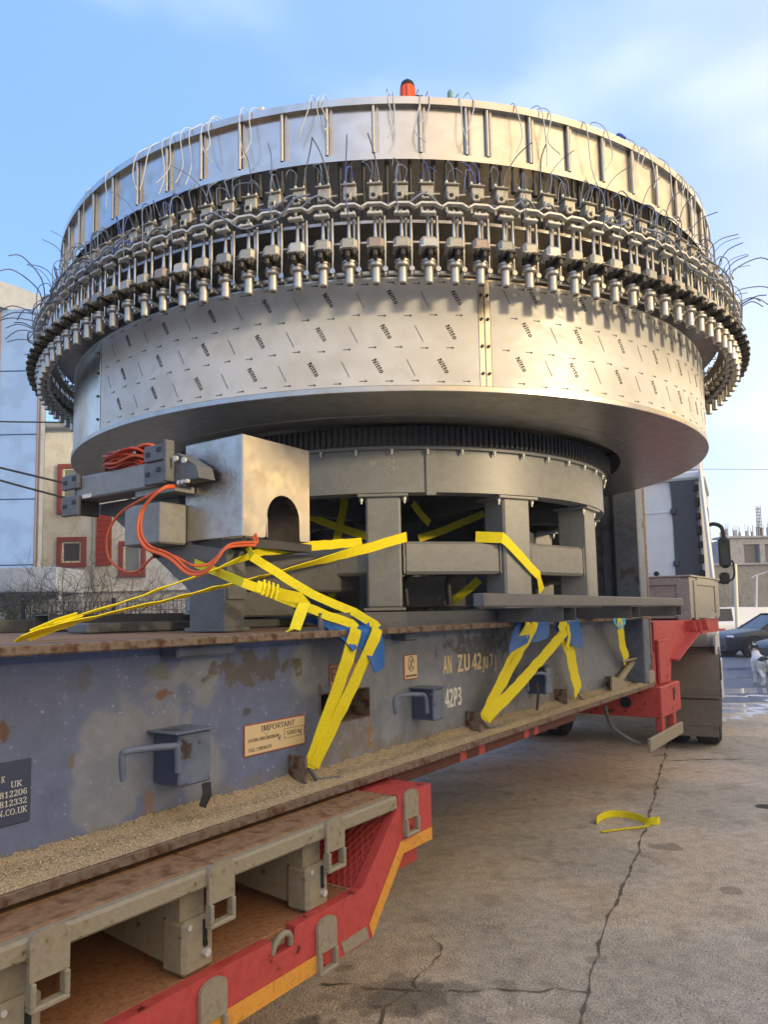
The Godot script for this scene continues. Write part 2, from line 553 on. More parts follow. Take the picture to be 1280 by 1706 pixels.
func build_ground() -> void:
	# aggregate tile for the slab, with a large map of stains on the second UV set
	var px := 512
	var a1 := noise(0.09, 3, 101).get_seamless_image(px, px); a1.convert(Image.FORMAT_L8)
	var a2 := noise(0.016, 4, 102).get_seamless_image(px, px); a2.convert(Image.FORMAT_L8)
	var a3 := noise(0.3, 1, 103).get_seamless_image(px, px); a3.convert(Image.FORMAT_L8)
	var d1 := a1.get_data(); var d2 := a2.get_data(); var d3 := a3.get_data()
	var o := PackedByteArray(); o.resize(px * px * 3)
	var hgt := PackedByteArray(); hgt.resize(px * px * 4)
	for i in px * px:
		var v := 0.86 + (d1[i] / 255.0 - 0.5) * 0.30 + (d2[i] / 255.0 - 0.5) * 0.14 + (d3[i] / 255.0 - 0.5) * 0.34
		var wm := (d2[i] / 255.0 - 0.5) * 0.02
		o[i * 3] = int(clampf(v * 1.0 + wm, 0, 1) * 255); o[i * 3 + 1] = int(clampf(v * 0.955, 0, 1) * 255); o[i * 3 + 2] = int(clampf(v * 0.875 - wm, 0, 1) * 255)
		var hh := int(clampf(0.5 + (d1[i] / 255.0 - 0.5) * 0.8 + (d3[i] / 255.0 - 0.5) * 0.5, 0, 1) * 255)
		hgt[i * 4] = hh; hgt[i * 4 + 1] = hh; hgt[i * 4 + 2] = hh; hgt[i * 4 + 3] = 255
	var him := Image.create_from_data(px, px, false, Image.FORMAT_RGBA8, hgt)
	him.bump_map_to_normal_map(5.0)
	var slab := mat("slab", g(0.90), 0.88)
	tri(slab, 0.8, ImageTexture.create_from_image(Image.create_from_data(px, px, false, Image.FORMAT_RGB8, o)), ImageTexture.create_from_image(him), 0.9)
	# stains: x from -5 to 8, z from -13 to 0
	var q := 1024
	var b1 := noise(0.006, 5, 111).get_image(q, q); b1.convert(Image.FORMAT_L8)
	var b2 := noise(0.03, 4, 112).get_image(q, q); b2.convert(Image.FORMAT_L8)
	var e1 := b1.get_data(); var e2 := b2.get_data()
	var st := PackedByteArray(); st.resize(q * q * 3)
	var spots := []
	for k in 46:
		spots.append([rng.randf_range(0.2, 6.5), rng.randf_range(-11.0, -2.6), rng.randf_range(0.02, 0.07), rng.randf_range(0.08, 0.25)])
	spots.append([2.75, -5.0, 0.09, 0.7]); spots.append([3.1, -6.3, 0.07, 0.6]); spots.append([0.25, -3.15, 0.22, 0.16]); spots.append([-0.1, -3.35, 0.2, 0.2]); spots.append([-0.3, -2.9, 0.25, 0.2])
	var mult := PackedFloat32Array(); mult.resize(q * q); mult.fill(1.0)
	for s in spots:
		var cx: float = (s[0] + 5.0) / 13.0 * q; var cy: float = (s[1] + 13.0) / 13.0 * q; var r: float = s[2] / 13.0 * q * 1.6
		for yy in range(int(cy - r), int(cy + r) + 1):
			for xx in range(int(cx - r), int(cx + r) + 1):
				if xx < 0 or yy < 0 or xx >= q or yy >= q: continue
				var dd := Vector2(xx - cx, yy - cy).length() / r + (e2[yy * q + xx] / 255.0 - 0.5) * 3.4
				mult[yy * q + xx] *= 1.0 - s[3] * smoothstep(0.75, 0.35, dd)
	for i in q * q:
		var n1 := e1[i] / 255.0; var n2 := e2[i] / 255.0
		var v := (0.90 + 0.10 * smoothstep(0.3, 0.6, n1) - 0.07 * smoothstep(0.6, 0.75, n2)) * mult[i]
		var br := smoothstep(0.42, 0.62, n1 * 0.7 + n2 * 0.3) * 0.05
		st[i * 3] = int(clampf(v, 0, 1) * 255); st[i * 3 + 1] = int(clampf(v - br * 0.6, 0, 1) * 255); st[i * 3 + 2] = int(clampf(v - br * 1.3, 0, 1) * 255)
	slab.detail_enabled = true
	slab.detail_albedo = ImageTexture.create_from_image(Image.create_from_data(q, q, false, Image.FORMAT_RGB8, st))
	slab.detail_blend_mode = BaseMaterial3D.BLEND_MODE_MUL
	slab.detail_uv_layer = BaseMaterial3D.DETAIL_UV_2
	var far := tri(mat("far_ground", rgb(138, 134, 128), 0.9), 3.0, M.slab.albedo_texture)
	var m := MB.new()
	m.quad(Vector3(-400, -0.008, 60), Vector3(400, -0.008, 60), Vector3(400, -0.008, -600), Vector3(-400, -0.008, -600))
	struct("ground", m, far)
	# near slab with its own UV2
	var sm := ArrayMesh.new()
	var arr := []
	arr.resize(Mesh.ARRAY_MAX)
	arr[Mesh.ARRAY_VERTEX] = PackedVector3Array([Vector3(-5, 0, 0), Vector3(8, 0, 0), Vector3(8, 0, -13), Vector3(-5, 0, -13)])
	arr[Mesh.ARRAY_NORMAL] = PackedVector3Array([Vector3.UP, Vector3.UP, Vector3.UP, Vector3.UP])
	arr[Mesh.ARRAY_TEX_UV] = PackedVector2Array([Vector2(0, 1), Vector2(1, 1), Vector2(1, 0), Vector2(0, 0)])
	arr[Mesh.ARRAY_TEX_UV2] = PackedVector2Array([Vector2(0, 1), Vector2(1, 1), Vector2(1, 0), Vector2(0, 0)])
	arr[Mesh.ARRAY_INDEX] = PackedInt32Array([0, 2, 1, 0, 3, 2])
	sm.add_surface_from_arrays(Mesh.PRIMITIVE_TRIANGLES, arr)
	var so := obj("concrete_yard", sm, slab, self)
	tag(so, "", "", "", "structure")
	# cracks and joints, filled with dark dirt, with broken edges
	var dirt := tri(mat("joint_dirt", rgb(100, 93, 80), 0.95), 0.1, null, M.fine, 0.8)
	var c := MB.new()
	ribbon_crack([Vector3(0.60, 0, -2.4), Vector3(0.745, 0, -3.126), Vector3(1.10, 0, -4.0), Vector3(1.62, 0, -5.05), Vector3(2.2, 0, -6.35), Vector3(2.964, 0, -8.147), Vector3(3.6, 0, -9.6)], 0.0075, 0.004, c)
	ribbon_crack([Vector3(0.86, 0, -3.33), Vector3(0.45, 0, -3.40), Vector3(0.10, 0, -3.42), Vector3(-0.35, 0, -3.5)], 0.005, 0.005, c, 0.09)
	ribbon_crack([Vector3(0.06, 0, -3.42), Vector3(-0.04, 0, -3.15), Vector3(-0.12, 0, -2.7)], 0.005, 0.006, c, 0.08)
	ribbon_crack([Vector3(0.12, 0, -3.42), Vector3(0.23, 0, -3.8), Vector3(0.24, 0, -4.0)], 0.004, 0.007, c, 0.08)
	ribbon_crack([Vector3(3.0, 0, -8.2), Vector3(3.6, 0, -8.25), Vector3(4.4, 0, -8.1), Vector3(5.6, 0, -8.25)], 0.008, 0.0045, c)
	tag(obj("ground_crack", c, dirt, so), "", "", "", "stuff")
	# loose grit
	var gm := MultiMesh.new()
	gm.transform_format = MultiMesh.TRANSFORM_3D
	var pb := MB.new()
	pb.xf = Transform3D(Basis().scaled(Vector3(1, 0.6, 0.8)), Vector3.ZERO)
	pb.box(Vector3.ZERO, Vector3.ONE, 0.3)
	gm.mesh = pb.mesh()
	gm.instance_count = 2600
	for i in 2600:
		var z := -2.5 - 8.0 * pow(rng.randf(), 1.5)
		var x := rng.randf_range(-0.5, 0.62 * -z + 0.4)
		if rng.randf() < 0.25:
			var t := rng.randf()
			z = lerpf(-2.6, -8.0, t); x = lerpf(0.64, 2.9, t) + rng.randfn(0, 0.05)
		var s := rng.randf_range(0.002, 0.006)
		gm.set_instance_transform(i, Transform3D(Basis(Vector3.UP, rng.randf() * 6.0).scaled(Vector3(s, s, s)), Vector3(x, s * 0.25, z)))
	var gi := MultiMeshInstance3D.new()
	gi.name = "grit"
	gi.multimesh = gm
	gi.material_override = tri(mat("pebble", rgb(150, 142, 128), 0.9), 0.05)
	add_child(gi)
	tag(gi, "loose grit scattered over the concrete yard", "grit", "", "stuff")
	# wet tarmac beyond the lorry
	var road := tri(mat("tarmac", rgb(96, 102, 116), 0.6), 1.5, ramp_tex(512, 0.02, [[0.25, g(0.7)], [0.55, g(1.0)], [0.75, rgb(205, 210, 222)]], 121), M.fine, 0.4)
	m = MB.new()
	m.quad(Vector3(2.5, -0.004, -11.6), Vector3(60, -0.004, -10.2), Vector3(60, -0.004, -46), Vector3(-6, -0.004, -46))
	struct("road", m, road)
	var wet := mat("water", rgb(150, 160, 176), 0.06, 0.0)
	wet.metallic_specular = 0.8
	for pd in [[4.9, -11.9, 0.9, 0.35], [6.4, -12.6, 1.3, 0.4], [5.5, -14.3, 1.2, 0.55], [7.2, -14.8, 1.1, 0.4], [6.3, -17.6, 1.9, 0.6], [8.6, -20.0, 2.2, 0.7], [9.2, -13.0, 1.4, 0.5]]:
		m = MB.new()
		var pv := Vector3(pd[0], 0.0005, pd[1])
		var nz := noise(0.7, 3, int(pd[0] * 10))
		var last := Vector3.ZERO
		for i in 49:
			var an := TAU * (i % 48) / 48.0
			var rr := 1.0 + nz.get_noise_2d(cos(an) * 1.6, sin(an) * 1.6) * 1.1
			var p := pv + Vector3(cos(an) * pd[2] * rr, 0, -sin(an) * pd[3] * rr)
			if i > 0: m.tri(pv, last, p)
			last = p
		struct("puddle", m, wet)
	# chalky white drag marks on the tarmac
	m = MB.new()
	ribbon_crack([Vector3(4.7, 0, -10.9), Vector3(5.6, 0, -11.6), Vector3(6.6, 0, -12.9), Vector3(7.6, 0, -14.2)], 0.13, 0.0015, m, 0.25)
	ribbon_crack([Vector3(4.9, 0, -13.6), Vector3(6.2, 0, -13.9), Vector3(7.6, 0, -14.0)], 0.10, 0.0018, m, 0.25)
	tag(obj("white_drag_mark", m, mat("lime", rgb(208, 212, 216), 0.9), self), "", "", "", "structure")

# ---------------------------------------------------------------- left background
func window_part(p: Node3D, x0: float, x1: float, y0: float, y1: float, z: float, fm: Material, trim: Material, glass: Material) -> void:
	var m := mb()
	var t := 0.12
	for e in [[x0 - t, x1 + t, y1, y1 + t], [x0 - t, x1 + t, y0 - t, y0], [x0 - t, x0, y0, y1], [x1, x1 + t, y0, y1]]:
		m.box(Vector3((e[0] + e[1]) / 2, (e[2] + e[3]) / 2, z + 0.05), Vector3(e[1] - e[0], e[3] - e[2], 0.12), 0.01)
	var w := obj("window", m, trim, p)
	m = mb()
	var s := 0.05
	for e in [[x0, x1, y1 - s, y1], [x0, x1, y0, y0 + s], [x0, x0 + s, y0 + s, y1 - s], [x1 - s, x1, y0 + s, y1 - s]]:
		m.box(Vector3((e[0] + e[1]) / 2, (e[2] + e[3]) / 2, z + 0.02), Vector3(e[1] - e[0], e[3] - e[2], 0.06), 0.004)
	obj("sash", m, fm, w)
	m = mb()
	m.box(Vector3((x0 + x1) / 2, (y0 + y1) / 2, z + 0.005), Vector3(x1 - x0 - s * 2, y1 - y0 - s * 2, 0.02))
	obj("pane", m, glass, w)

func build_far_left() -> void:
	# the blue panelled block with a curved eave
	var b := thing("office_block", "pale blue panelled building with a curved grey eave at the left edge", "building", Vector3(-7.2, 0, -15.0))
	off = Vector3(-7.2, 0, -15.0)
	var m := mb()
	m.extrude(rail_poly([[-17.0, 15.09], [-7.21, 15.09], [-7.24, 15.5], [-7.75, 16.4], [-11.6, 22.9], [-17.0, 22.9]]), Transform3D(Basis(Vector3(1, 0, 0), Vector3(0, 0, -1), Vector3(0, 1, 0)), Vector3.ZERO), 8.2)
	obj("wall", m, M.fascia, b)
	for r in 6:
		for k in 5:
			m = mb()
			var x1 := -7.32 - k * 0.98
			if k == 0: x1 = -7.18
			m.box(Vector3(x1 - 0.475 if k else -7.665, 0.75 + r * 1.36, -15.05), Vector3(0.95 if k else 0.97, 1.34, 0.06), 0.008)
			obj("panel", m, M.panel_blue, b)
	m = mb()
	m.box(Vector3(-7.172, 4.1, -15.04), Vector3(0.016, 8.2, 0.06))
	m.box(Vector3(-8.0, 4.1, -15.0), Vector3(0.03, 8.2, 0.04))
	obj("trim", m, mat("pink_trim", rgb(128, 116, 124), 0.6), b)
	m = mb()
	# eave: a slab that curves back towards the right end
	var rows := PackedVector2Array()
	for i in 13:
		var a := PI * 0.5 * i / 12.0
		rows.append(Vector2(-9.4 + sin(a) * 2.35, 14.2 + (1.0 - cos(a)) * 3.2))
	rows.append(Vector2(-11.3, 23.2)); rows.append(Vector2(-17, 23.2)); rows.append(Vector2(-17, 14.2))
	m.extrude(rows, Transform3D(Basis(Vector3(1, 0, 0), Vector3(0, 0, -1), Vector3(0, 1, 0)), Vector3(0, 8.22, 0)), 0.55)
	obj("eave", m, M.fascia, b)
	m = mb()
	for r in 5:
		m.bar(Vector3(-7.20, 1.9 + r * 1.36, -15.12), Vector3(-7.60, 1.9 + r * 1.36, -16.2), 0.06, 0.06)
	for e in [[-7.19, -15.12], [-7.60, -16.2]]:
		m.box(Vector3(e[0], 4.1, e[1]), Vector3(0.06, 6.2, 0.06))
	var sw := obj("stair_window", m, M.mullion, b)
	m = mb()
	m.bar(Vector3(-7.215, 4.1, -15.14), Vector3(-7.60, 4.1, -16.15), 0.02, 6.2)
	obj("pane", m, M.pane_dark, sw)
	# cream building with maroon window surrounds
	b = thing("cream_house", "cream rendered building with maroon window surrounds behind the bare shrub", "building", Vector3(-7.0, 0, -20.0))
	off = Vector3(-7.0, 0, -20.0)
	m = mb()
	m.box(Vector3(-5.6, 3.45, -23.0), Vector3(10.1, 6.9, 6.0))
	obj("wall", m, M.cream, b)
	m = mb()
	m.box(Vector3(-4.9, 6.98, -22.9), Vector3(9.0, 0.16, 6.4), 0.02)
	obj("roof", m, M.fascia, b)
	window_part(b, -8.80, -8.32, 4.65, 5.80, -20.0, M.frame_white, M.maroon, M.pane)
	window_part(b, -8.78, -8.24, 3.20, 3.78, -20.0, M.frame_white, M.maroon, M.pane_dark)
	window_part(b, -7.10, -6.62, 2.90, 3.64, -20.0, M.frame_white, M.maroon, M.pane)
	window_part(b, -5.6, -5.0, 2.90, 3.64, -20.0, M.frame_white, M.maroon, M.pane)
	window_part(b, -3.6, -3.0, 2.90, 3.64, -20.0, M.frame_white, M.maroon, M.pane)
	m = mb()
	for i in 9: m.box(Vector3(-7.64, 3.18 + i * 0.155, -19.97), Vector3(0.40, 0.148, 0.07), 0.006)
	obj("red_cladding", m, M.red_clad, b)
	m = mb()
	m.cyl(Vector3(-7.91, 0.2, -19.93), Vector3(-7.91, 6.8, -19.93), 0.035)
	obj("downpipe", m, M.fascia, b)
	m = mb()
	m.box(Vector3(-5.0, 2.42, -19.94), Vector3(8.2, 0.05, 0.14), 0.01)
	obj("ledge", m, M.frame_white, b)
	# low entrance canopy
	b = thing("entrance_canopy", "blue grey canopy fascia over a dark recess in front of the blue block", "canopy", Vector3(-6.2, 0, -13.2))
	off = Vector3(-6.2, 0, -13.2)
	m = mb()
	m.box(Vector3(-6.28, 2.37, -13.5), Vector3(1.06, 0.44, 1.2), 0.015)
	m.box(Vector3(-7.35, 2.37, -13.5), Vector3(1.06, 0.44, 1.2), 0.015)
	obj("fascia_panel", m, M.fascia, b)
	m = mb()
	m.box(Vector3(-6.8, 1.07, -14.0), Vector3(2.1, 2.14, 0.1))
	obj("back_wall", m, M.fascia, b)
	m = mb()
	for x in [-5.8, -7.75]: m.cyl(Vector3(x, 0, -13.1), Vector3(x, 2.15, -13.1), 0.05)
	obj("post", m, M.fascia, b)
	# hedge, shrub, fence
	hedge(Vector3(-5.75, 0, -11.0), Vector3(1.5, 2.2, 1.0), "dark green leafy hedge under the canopy at the left edge", 7000)
	hedge(Vector3(-3.0, 0, -12.9), Vector3(1.5, 1.85, 0.8), "low green bush behind the wire fence and the skid", 1800)
	bare_shrub(Vector3(-4.9, 0, -12.0), 2.95, 21, "leafless grey shrub with tangled twigs, in front of the cream building")
	bare_shrub(Vector3(-4.2, 0, -12.3), 2.75, 22, "second leafless shrub, right of the tangled one and behind the strap")
	bare_shrub(Vector3(-3.4, 0, -12.6), 2.35, 23, "small leafless shrub nearest the dark support leg")
	bare_shrub(Vector3(-5.5, 0, -11.7), 2.5, 24, "thin leafless shrub rising out of the green hedge")
	var f := thing("wire_fence", "dark welded wire fence with thin posts behind the flat rack deck", "fence", Vector3(-4.0, 0, -10.6))
	off = Vector3(-4.0, 0, -10.6)
	for x in [-5.2, -3.9, -2.6, -1.3]:
		m = mb()
		m.box(Vector3(x, 0.98, -10.6), Vector3(0.05, 1.96, 0.05), 0.005)
		obj("post", m, M.cable, f)
	m = mb()
	for i in 66: m.bar(Vector3(-5.2 + i * 0.06, 0.1, -10.58), Vector3(-5.2 + i * 0.06, 1.92, -10.58), 0.006, 0.006)
	for i in 15: m.bar(Vector3(-5.2, 0.15 + i * 0.125, -10.574), Vector3(-1.3, 0.15 + i * 0.125, -10.574), 0.006, 0.006)
	tag(obj("wire_mesh", m, M.cable, f), "", "", "", "stuff")
	# overhead cables
	var cab := [[Vector3(-9.0, 4.85, -10.6), Vector3(-4.4, 4.38, -10.0), Vector3(4.0, 5.2, -13.0), "uppermost thin black cable crossing the blue building at the left"],
		[Vector3(-9.0, 4.75, -10.3), Vector3(-4.2, 3.48, -10.0), Vector3(-1.0, 2.9, -13.5), "middle black cable running down to the arm with bolted plates"],
		[Vector3(-9.0, 4.75, -9.7), Vector3(-4.43, 3.34, -10.0), Vector3(-1.0, 2.7, -13.5), "lowest black cable, with a small clip, left of the bolted plates"]]
	for i in 3:
		m = MB.new()
		m.tube(bez([cab[i][0], cab[i][1], cab[i][2]], 10), 0.011 + 0.004 * mini(i, 1), 5)
		tag(obj("overhead_cable", m, M.cable, self), cab[i][3], "cable", "overhead cables at the left")

func hedge(at: Vector3, size: Vector3, label: String, n: int) -> void:
	var o := thing("hedge", label, "hedge", at)
	var m := MB.new()
	var nz := noise(1.4, 3, n)
	for i in n:
		var p := Vector3(rng.randf_range(-1, 1), rng.randf(), rng.randf_range(-1, 1))
		var top := 0.80 + 0.35 * nz.get_noise_2d(p.x * size.x * 2.0, p.z * 2.0)
		p = Vector3(p.x * size.x * 0.5, p.y * top * size.y, p.z * size.z * 0.5)
		if nz.get_noise_3d(p.x * 3, p.y * 3, p.z * 3) < -0.22: continue
		var s := rng.randf_range(0.02, 0.045)
		var b := Basis.from_euler(Vector3(rng.randf() * 6, rng.randf() * 6, rng.randf() * 6))
		m.quad(p + b * Vector3(-s, 0, 0), p + b * Vector3(0, 0, s * 0.5), p + b * Vector3(s, s * 0.3, 0), p + b * Vector3(0, 0, -s * 0.5))
	tag(obj("foliage", m, M.leaf, o), "", "", "", "stuff")
	m = MB.new()
	for i in 14:
		var x := rng.randf_range(-0.45, 0.45) * size.x
		m.tube([Vector3(x, 0, 0), Vector3(x + rng.randf_range(-0.1, 0.1), size.y * 0.5, rng.randf_range(-0.2, 0.2)), Vector3(x + rng.randf_range(-0.2, 0.2), size.y * 0.9, rng.randf_range(-0.3, 0.3))], 0.012, 4, 0.003)
	obj("stem", m, M.twig, o)

func twig(m: MB, p: Vector3, d: Vector3, l: float, r: float, depth: int) -> void:
	var pts := [p]
	var q := p
	var dd := d
	for i in 3:
		dd = (dd + Vector3(rng.randfn(0, 0.22), rng.randfn(0, 0.16), rng.randfn(0, 0.22))).normalized()
		q += dd * l / 3.0
		pts.append(q)
	m.tube(pts, r, 4 if depth > 2 else 3, r * 0.6)
	if depth == 0: return
	for k in rng.randi_range(2, 4):
		var t: Vector3 = pts[rng.randi_range(1, 3)]
		twig(m, t, (dd + Vector3(rng.randfn(0, 0.6), rng.randfn(0.1, 0.45), rng.randfn(0, 0.6))).normalized(), l * rng.randf_range(0.55, 0.85), r * 0.6, depth - 1)

func bare_shrub(at: Vector3, h: float, sd: int, label: String) -> void:
	rng.seed = sd
	var o := thing("bare_shrub", label, "shrub", at, 0.0, "leafless shrubs at the left")
	for i in 10:
		var m := MB.new()
		twig(m, Vector3(rng.randf_range(-0.25, 0.25), 0, rng.randf_range(-0.2, 0.2)), Vector3(rng.randfn(0, 0.28), 1, rng.randfn(0, 0.25)).normalized(), h * 0.44, 0.017, 5 if i < 5 else 4)
		obj("stem", m, M.twig, o)

# ---------------------------------------------------------------- right background
func build_far_right() -> void:
	var o := thing("unfinished_building", "grey unfinished concrete building with dark openings and bare rebar on the right", "building", Vector3(36, 0, -62))
	off = Vector3(36, 0, -62)
	var m := mb()
	# wall with openings: piers and bands
	m.box(Vector3(36, 6.98, -60.2), Vector3(17, 0.5, 0.6))
	m.box(Vector3(36, 4.95, -60.2), Vector3(17, 0.45, 0.6))
	m.box(Vector3(28.4, 5.95, -60.2), Vector3(1.9, 1.56, 0.6))
	var xs := [30.86, 32.6, 34.4, 36.2, 38.0, 39.8, 41.6, 43.4]
	for x in xs: m.box(Vector3(x, 5.95, -60.2), Vector3(0.42, 1.56, 0.6))
	obj("front_wall", m, M.raw_concrete, o)
	m = mb()
	m.box(Vector3(36, 3.6, -64.5), Vector3(17, 7.0, 8.0))
	obj("shell", m, M.raw_concrete, o)
	for i in xs.size():
		m = mb()
		var x0: float = 29.35 if i == 0 else xs[i - 1] + 0.21
		m.box(Vector3((x0 + xs[i] - 0.21) * 0.5, 5.95, -60.35), Vector3(xs[i] - 0.21 - x0, 1.56, 0.1))
		obj("window_opening", m, M.pane_dark, o)
	m = mb()
	m.box(Vector3(36, 7.32, -60.4), Vector3(17.2, 0.16, 1.6))
	obj("roof_slab", m, M.raw_concrete, o)
	for i in 30:
		m = mb()
		var x := 27.9 + i * 0.48 + rng.randf_range(-0.12, 0.12)
		var hh := rng.randf_range(0.35, 0.9)
		m.box(Vector3(x, 7.4 + hh / 2, -60.4), Vector3(rng.randf_range(0.12, 0.3), hh, 0.2), 0.01)
		for k in 3: m.tube([Vector3(x + k * 0.08 - 0.08, 7.4, -60.4), Vector3(x + k * 0.08 - 0.08 + rng.randf_range(-0.1, 0.1), 7.4 + hh + rng.randf_range(0.2, 0.6), -60.4)], 0.02, 4)
		obj("column_stub", m, M.raw_concrete, o)
	for x in [31.0, 33.6]:
		m = mb()
		for dx in [-0.12, 0.12]:
			for dz in [-0.12, 0.12]: m.cyl(Vector3(x + dx, 7.4, -60.4 + dz), Vector3(x + dx, 9.9, -60.4 + dz), 0.03, -1, 5)
		for k in 9: m.box(Vector3(x, 7.6 + k * 0.26, -60.4), Vector3(0.3, 0.03, 0.3))
		obj("rebar_column", m, M.mud_taupe, o)
	o = thing("retaining_wall", "long grey brown retaining wall below the unfinished building", "wall", Vector3(36, 0, -52))
	off = Vector3(36, 0, -52)
	m = mb()
	m.box(Vector3(40, 2.3, -53), Vector3(36, 4.6, 2.0), 0.02)
	obj("wall", m, M.bank, o)
	m = mb()
	m.box(Vector3(40, 4.66, -52.9), Vector3(36.2, 0.14, 2.3), 0.02)
	obj("coping", m, M.raw_concrete, o)
	hedge(Vector3(19.6, 0, -42.0), Vector3(2.2, 3.4, 1.2), "reddish brown bush in front of the retaining wall", 1800)
	# posts
	o = thing("marker_post", "plain pale yellow post standing before the white van", "post", Vector3(14.2, 0, -30.0))
	m = MB.new()
	m.cyl(Vector3(0, 0, 0), Vector3(0.10, 3.39, 0), 0.075, 0.075, 12)
	obj("shaft", m, M.pole_white, o)
	m = MB.new()
	m.cyl(Vector3(0, 0, 0), Vector3(0, 0.06, 0), 0.16, 0.14, 12)
	obj("base", m, M.lamp_grey, o)
	o = thing("street_lamp", "thin pale street lamp with one arm, right of the yellow post", "lamp post", Vector3(16.9, 0, -34.0))
	m = MB.new()
	m.cyl(Vector3(0, 0, 0), Vector3(0.26, 3.1, 0), 0.07, 0.05, 10)
	obj("pole", m, M.lamp_grey, o)
	m = MB.new()
	m.tube([Vector3(0.02, 2.98, 0), Vector3(0.26, 3.1, 0), Vector3(0.62, 3.2, 0.05), Vector3(0.75, 3.22, 0.05)], 0.035, 6)
	obj("arm", m, M.lamp_grey, o)
	m = MB.new()
	m.box(Vector3(0.92, 3.24, 0.05), Vector3(0.42, 0.07, 0.16), 0.02)
	obj("lamp_head", m, M.lamp_grey, o)
	for e in [[9.236, 9.158, 40.0, "thin wire high in the sky at the right edge"], [5.9, 5.8, 45.0, "faint lower wire above the unfinished building"]]:
		m = MB.new()
		m.tube([Vector3(8, e[0] + 0.25, -e[2]), Vector3(21, e[1], -e[2]), Vector3(50, e[1] - 0.1, -e[2])], 0.014, 4)
		tag(obj("overhead_wire", m, M.mullion, self), e[3], "wire")
	# an added, unseen low hall behind the viewer's right shoulder that keeps the low sun off the yard
	o = thing("added_shade_hall", "long low grey hall added out of view right of the yard, shading the ground", "building", Vector3(12.3, 0, 3.1), atan2(0.819, 0.574))
	off = Vector3.ZERO
	m = MB.new()
	m.box(Vector3(-9.7, 1.95, 4.0), Vector3(30.8, 3.9, 8.0))
	obj("wall", m, M.cream, o)
	m = MB.new()
	m.extrude(PackedVector2Array([Vector2(-4.2, 0), Vector2(4.2, 0), Vector2(4.2, 0.1), Vector2(0, 0.22), Vector2(-4.2, 0.1)]), Transform3D(Basis(Vector3(0, 0, -1), Vector3(0, 1, 0), Vector3(1, 0, 0)), Vector3(-25.2, 3.91, 4.0)), 31.0)
	obj("roof", m, M.fascia, o)
	for k in 4:
		m = MB.new()
		m.box(Vector3(-22 + k * 6.8, 2.2, -0.02), Vector3(2.4, 1.4, 0.08), 0.01)
		var w := obj("window", m, M.frame_white, o)
		m = MB.new()
		m.box(Vector3(-22 + k * 6.8, 2.2, -0.07), Vector3(2.2, 1.2, 0.03))
		obj("pane", m, M.pane_dark, w)
	# a taller block added beside it out of view, which keeps the sun off the lorry and the buildings at the left
	o = thing("added_shade_block", "taller grey block added out of view right of the yard, shading the lorry", "building", Vector3(12.3, 0, 3.1), atan2(0.819, 0.574))
	m = MB.new()
	m.box(Vector3(8.1, 5.0, 4.0), Vector3(4.4, 10.0, 8.0))
	obj("wall", m, M.cream, o)
	m = MB.new()
	m.box(Vector3(8.1, 10.12, 4.0), Vector3(4.8, 0.2, 8.4), 0.02)
	obj("roof", m, M.fascia, o)
	for k in 4:
		m = MB.new()
		m.box(Vector3(7.0 + (k % 2) * 2.2, 2.6 + (k / 2) * 4.2, -0.02), Vector3(1.3, 1.6, 0.08), 0.01)
		var w := obj("window", m, M.frame_white, o)
		m = MB.new()
		m.box(Vector3(7.0 + (k % 2) * 2.2, 2.6 + (k / 2) * 4.2, -0.07), Vector3(1.1, 1.4, 0.03))
		obj("pane", m, M.pane_dark, w)
	o = thing("added_far_shade_hall", "second low grey hall added out of view past the taller block, for shade", "building", Vector3(12.3, 0, 3.1), atan2(0.819, 0.574))  # unseen hall added to keep the sun off the ground and cars
	m = MB.new()
	m.box(Vector3(17.6, 1.95, 4.0), Vector3(14.0, 3.9, 8.0))
	obj("wall", m, M.cream, o)
	m = MB.new()
	m.box(Vector3(17.6, 3.96, 4.0), Vector3(14.2, 0.12, 8.3), 0.02)
	obj("roof", m, M.fascia, o)

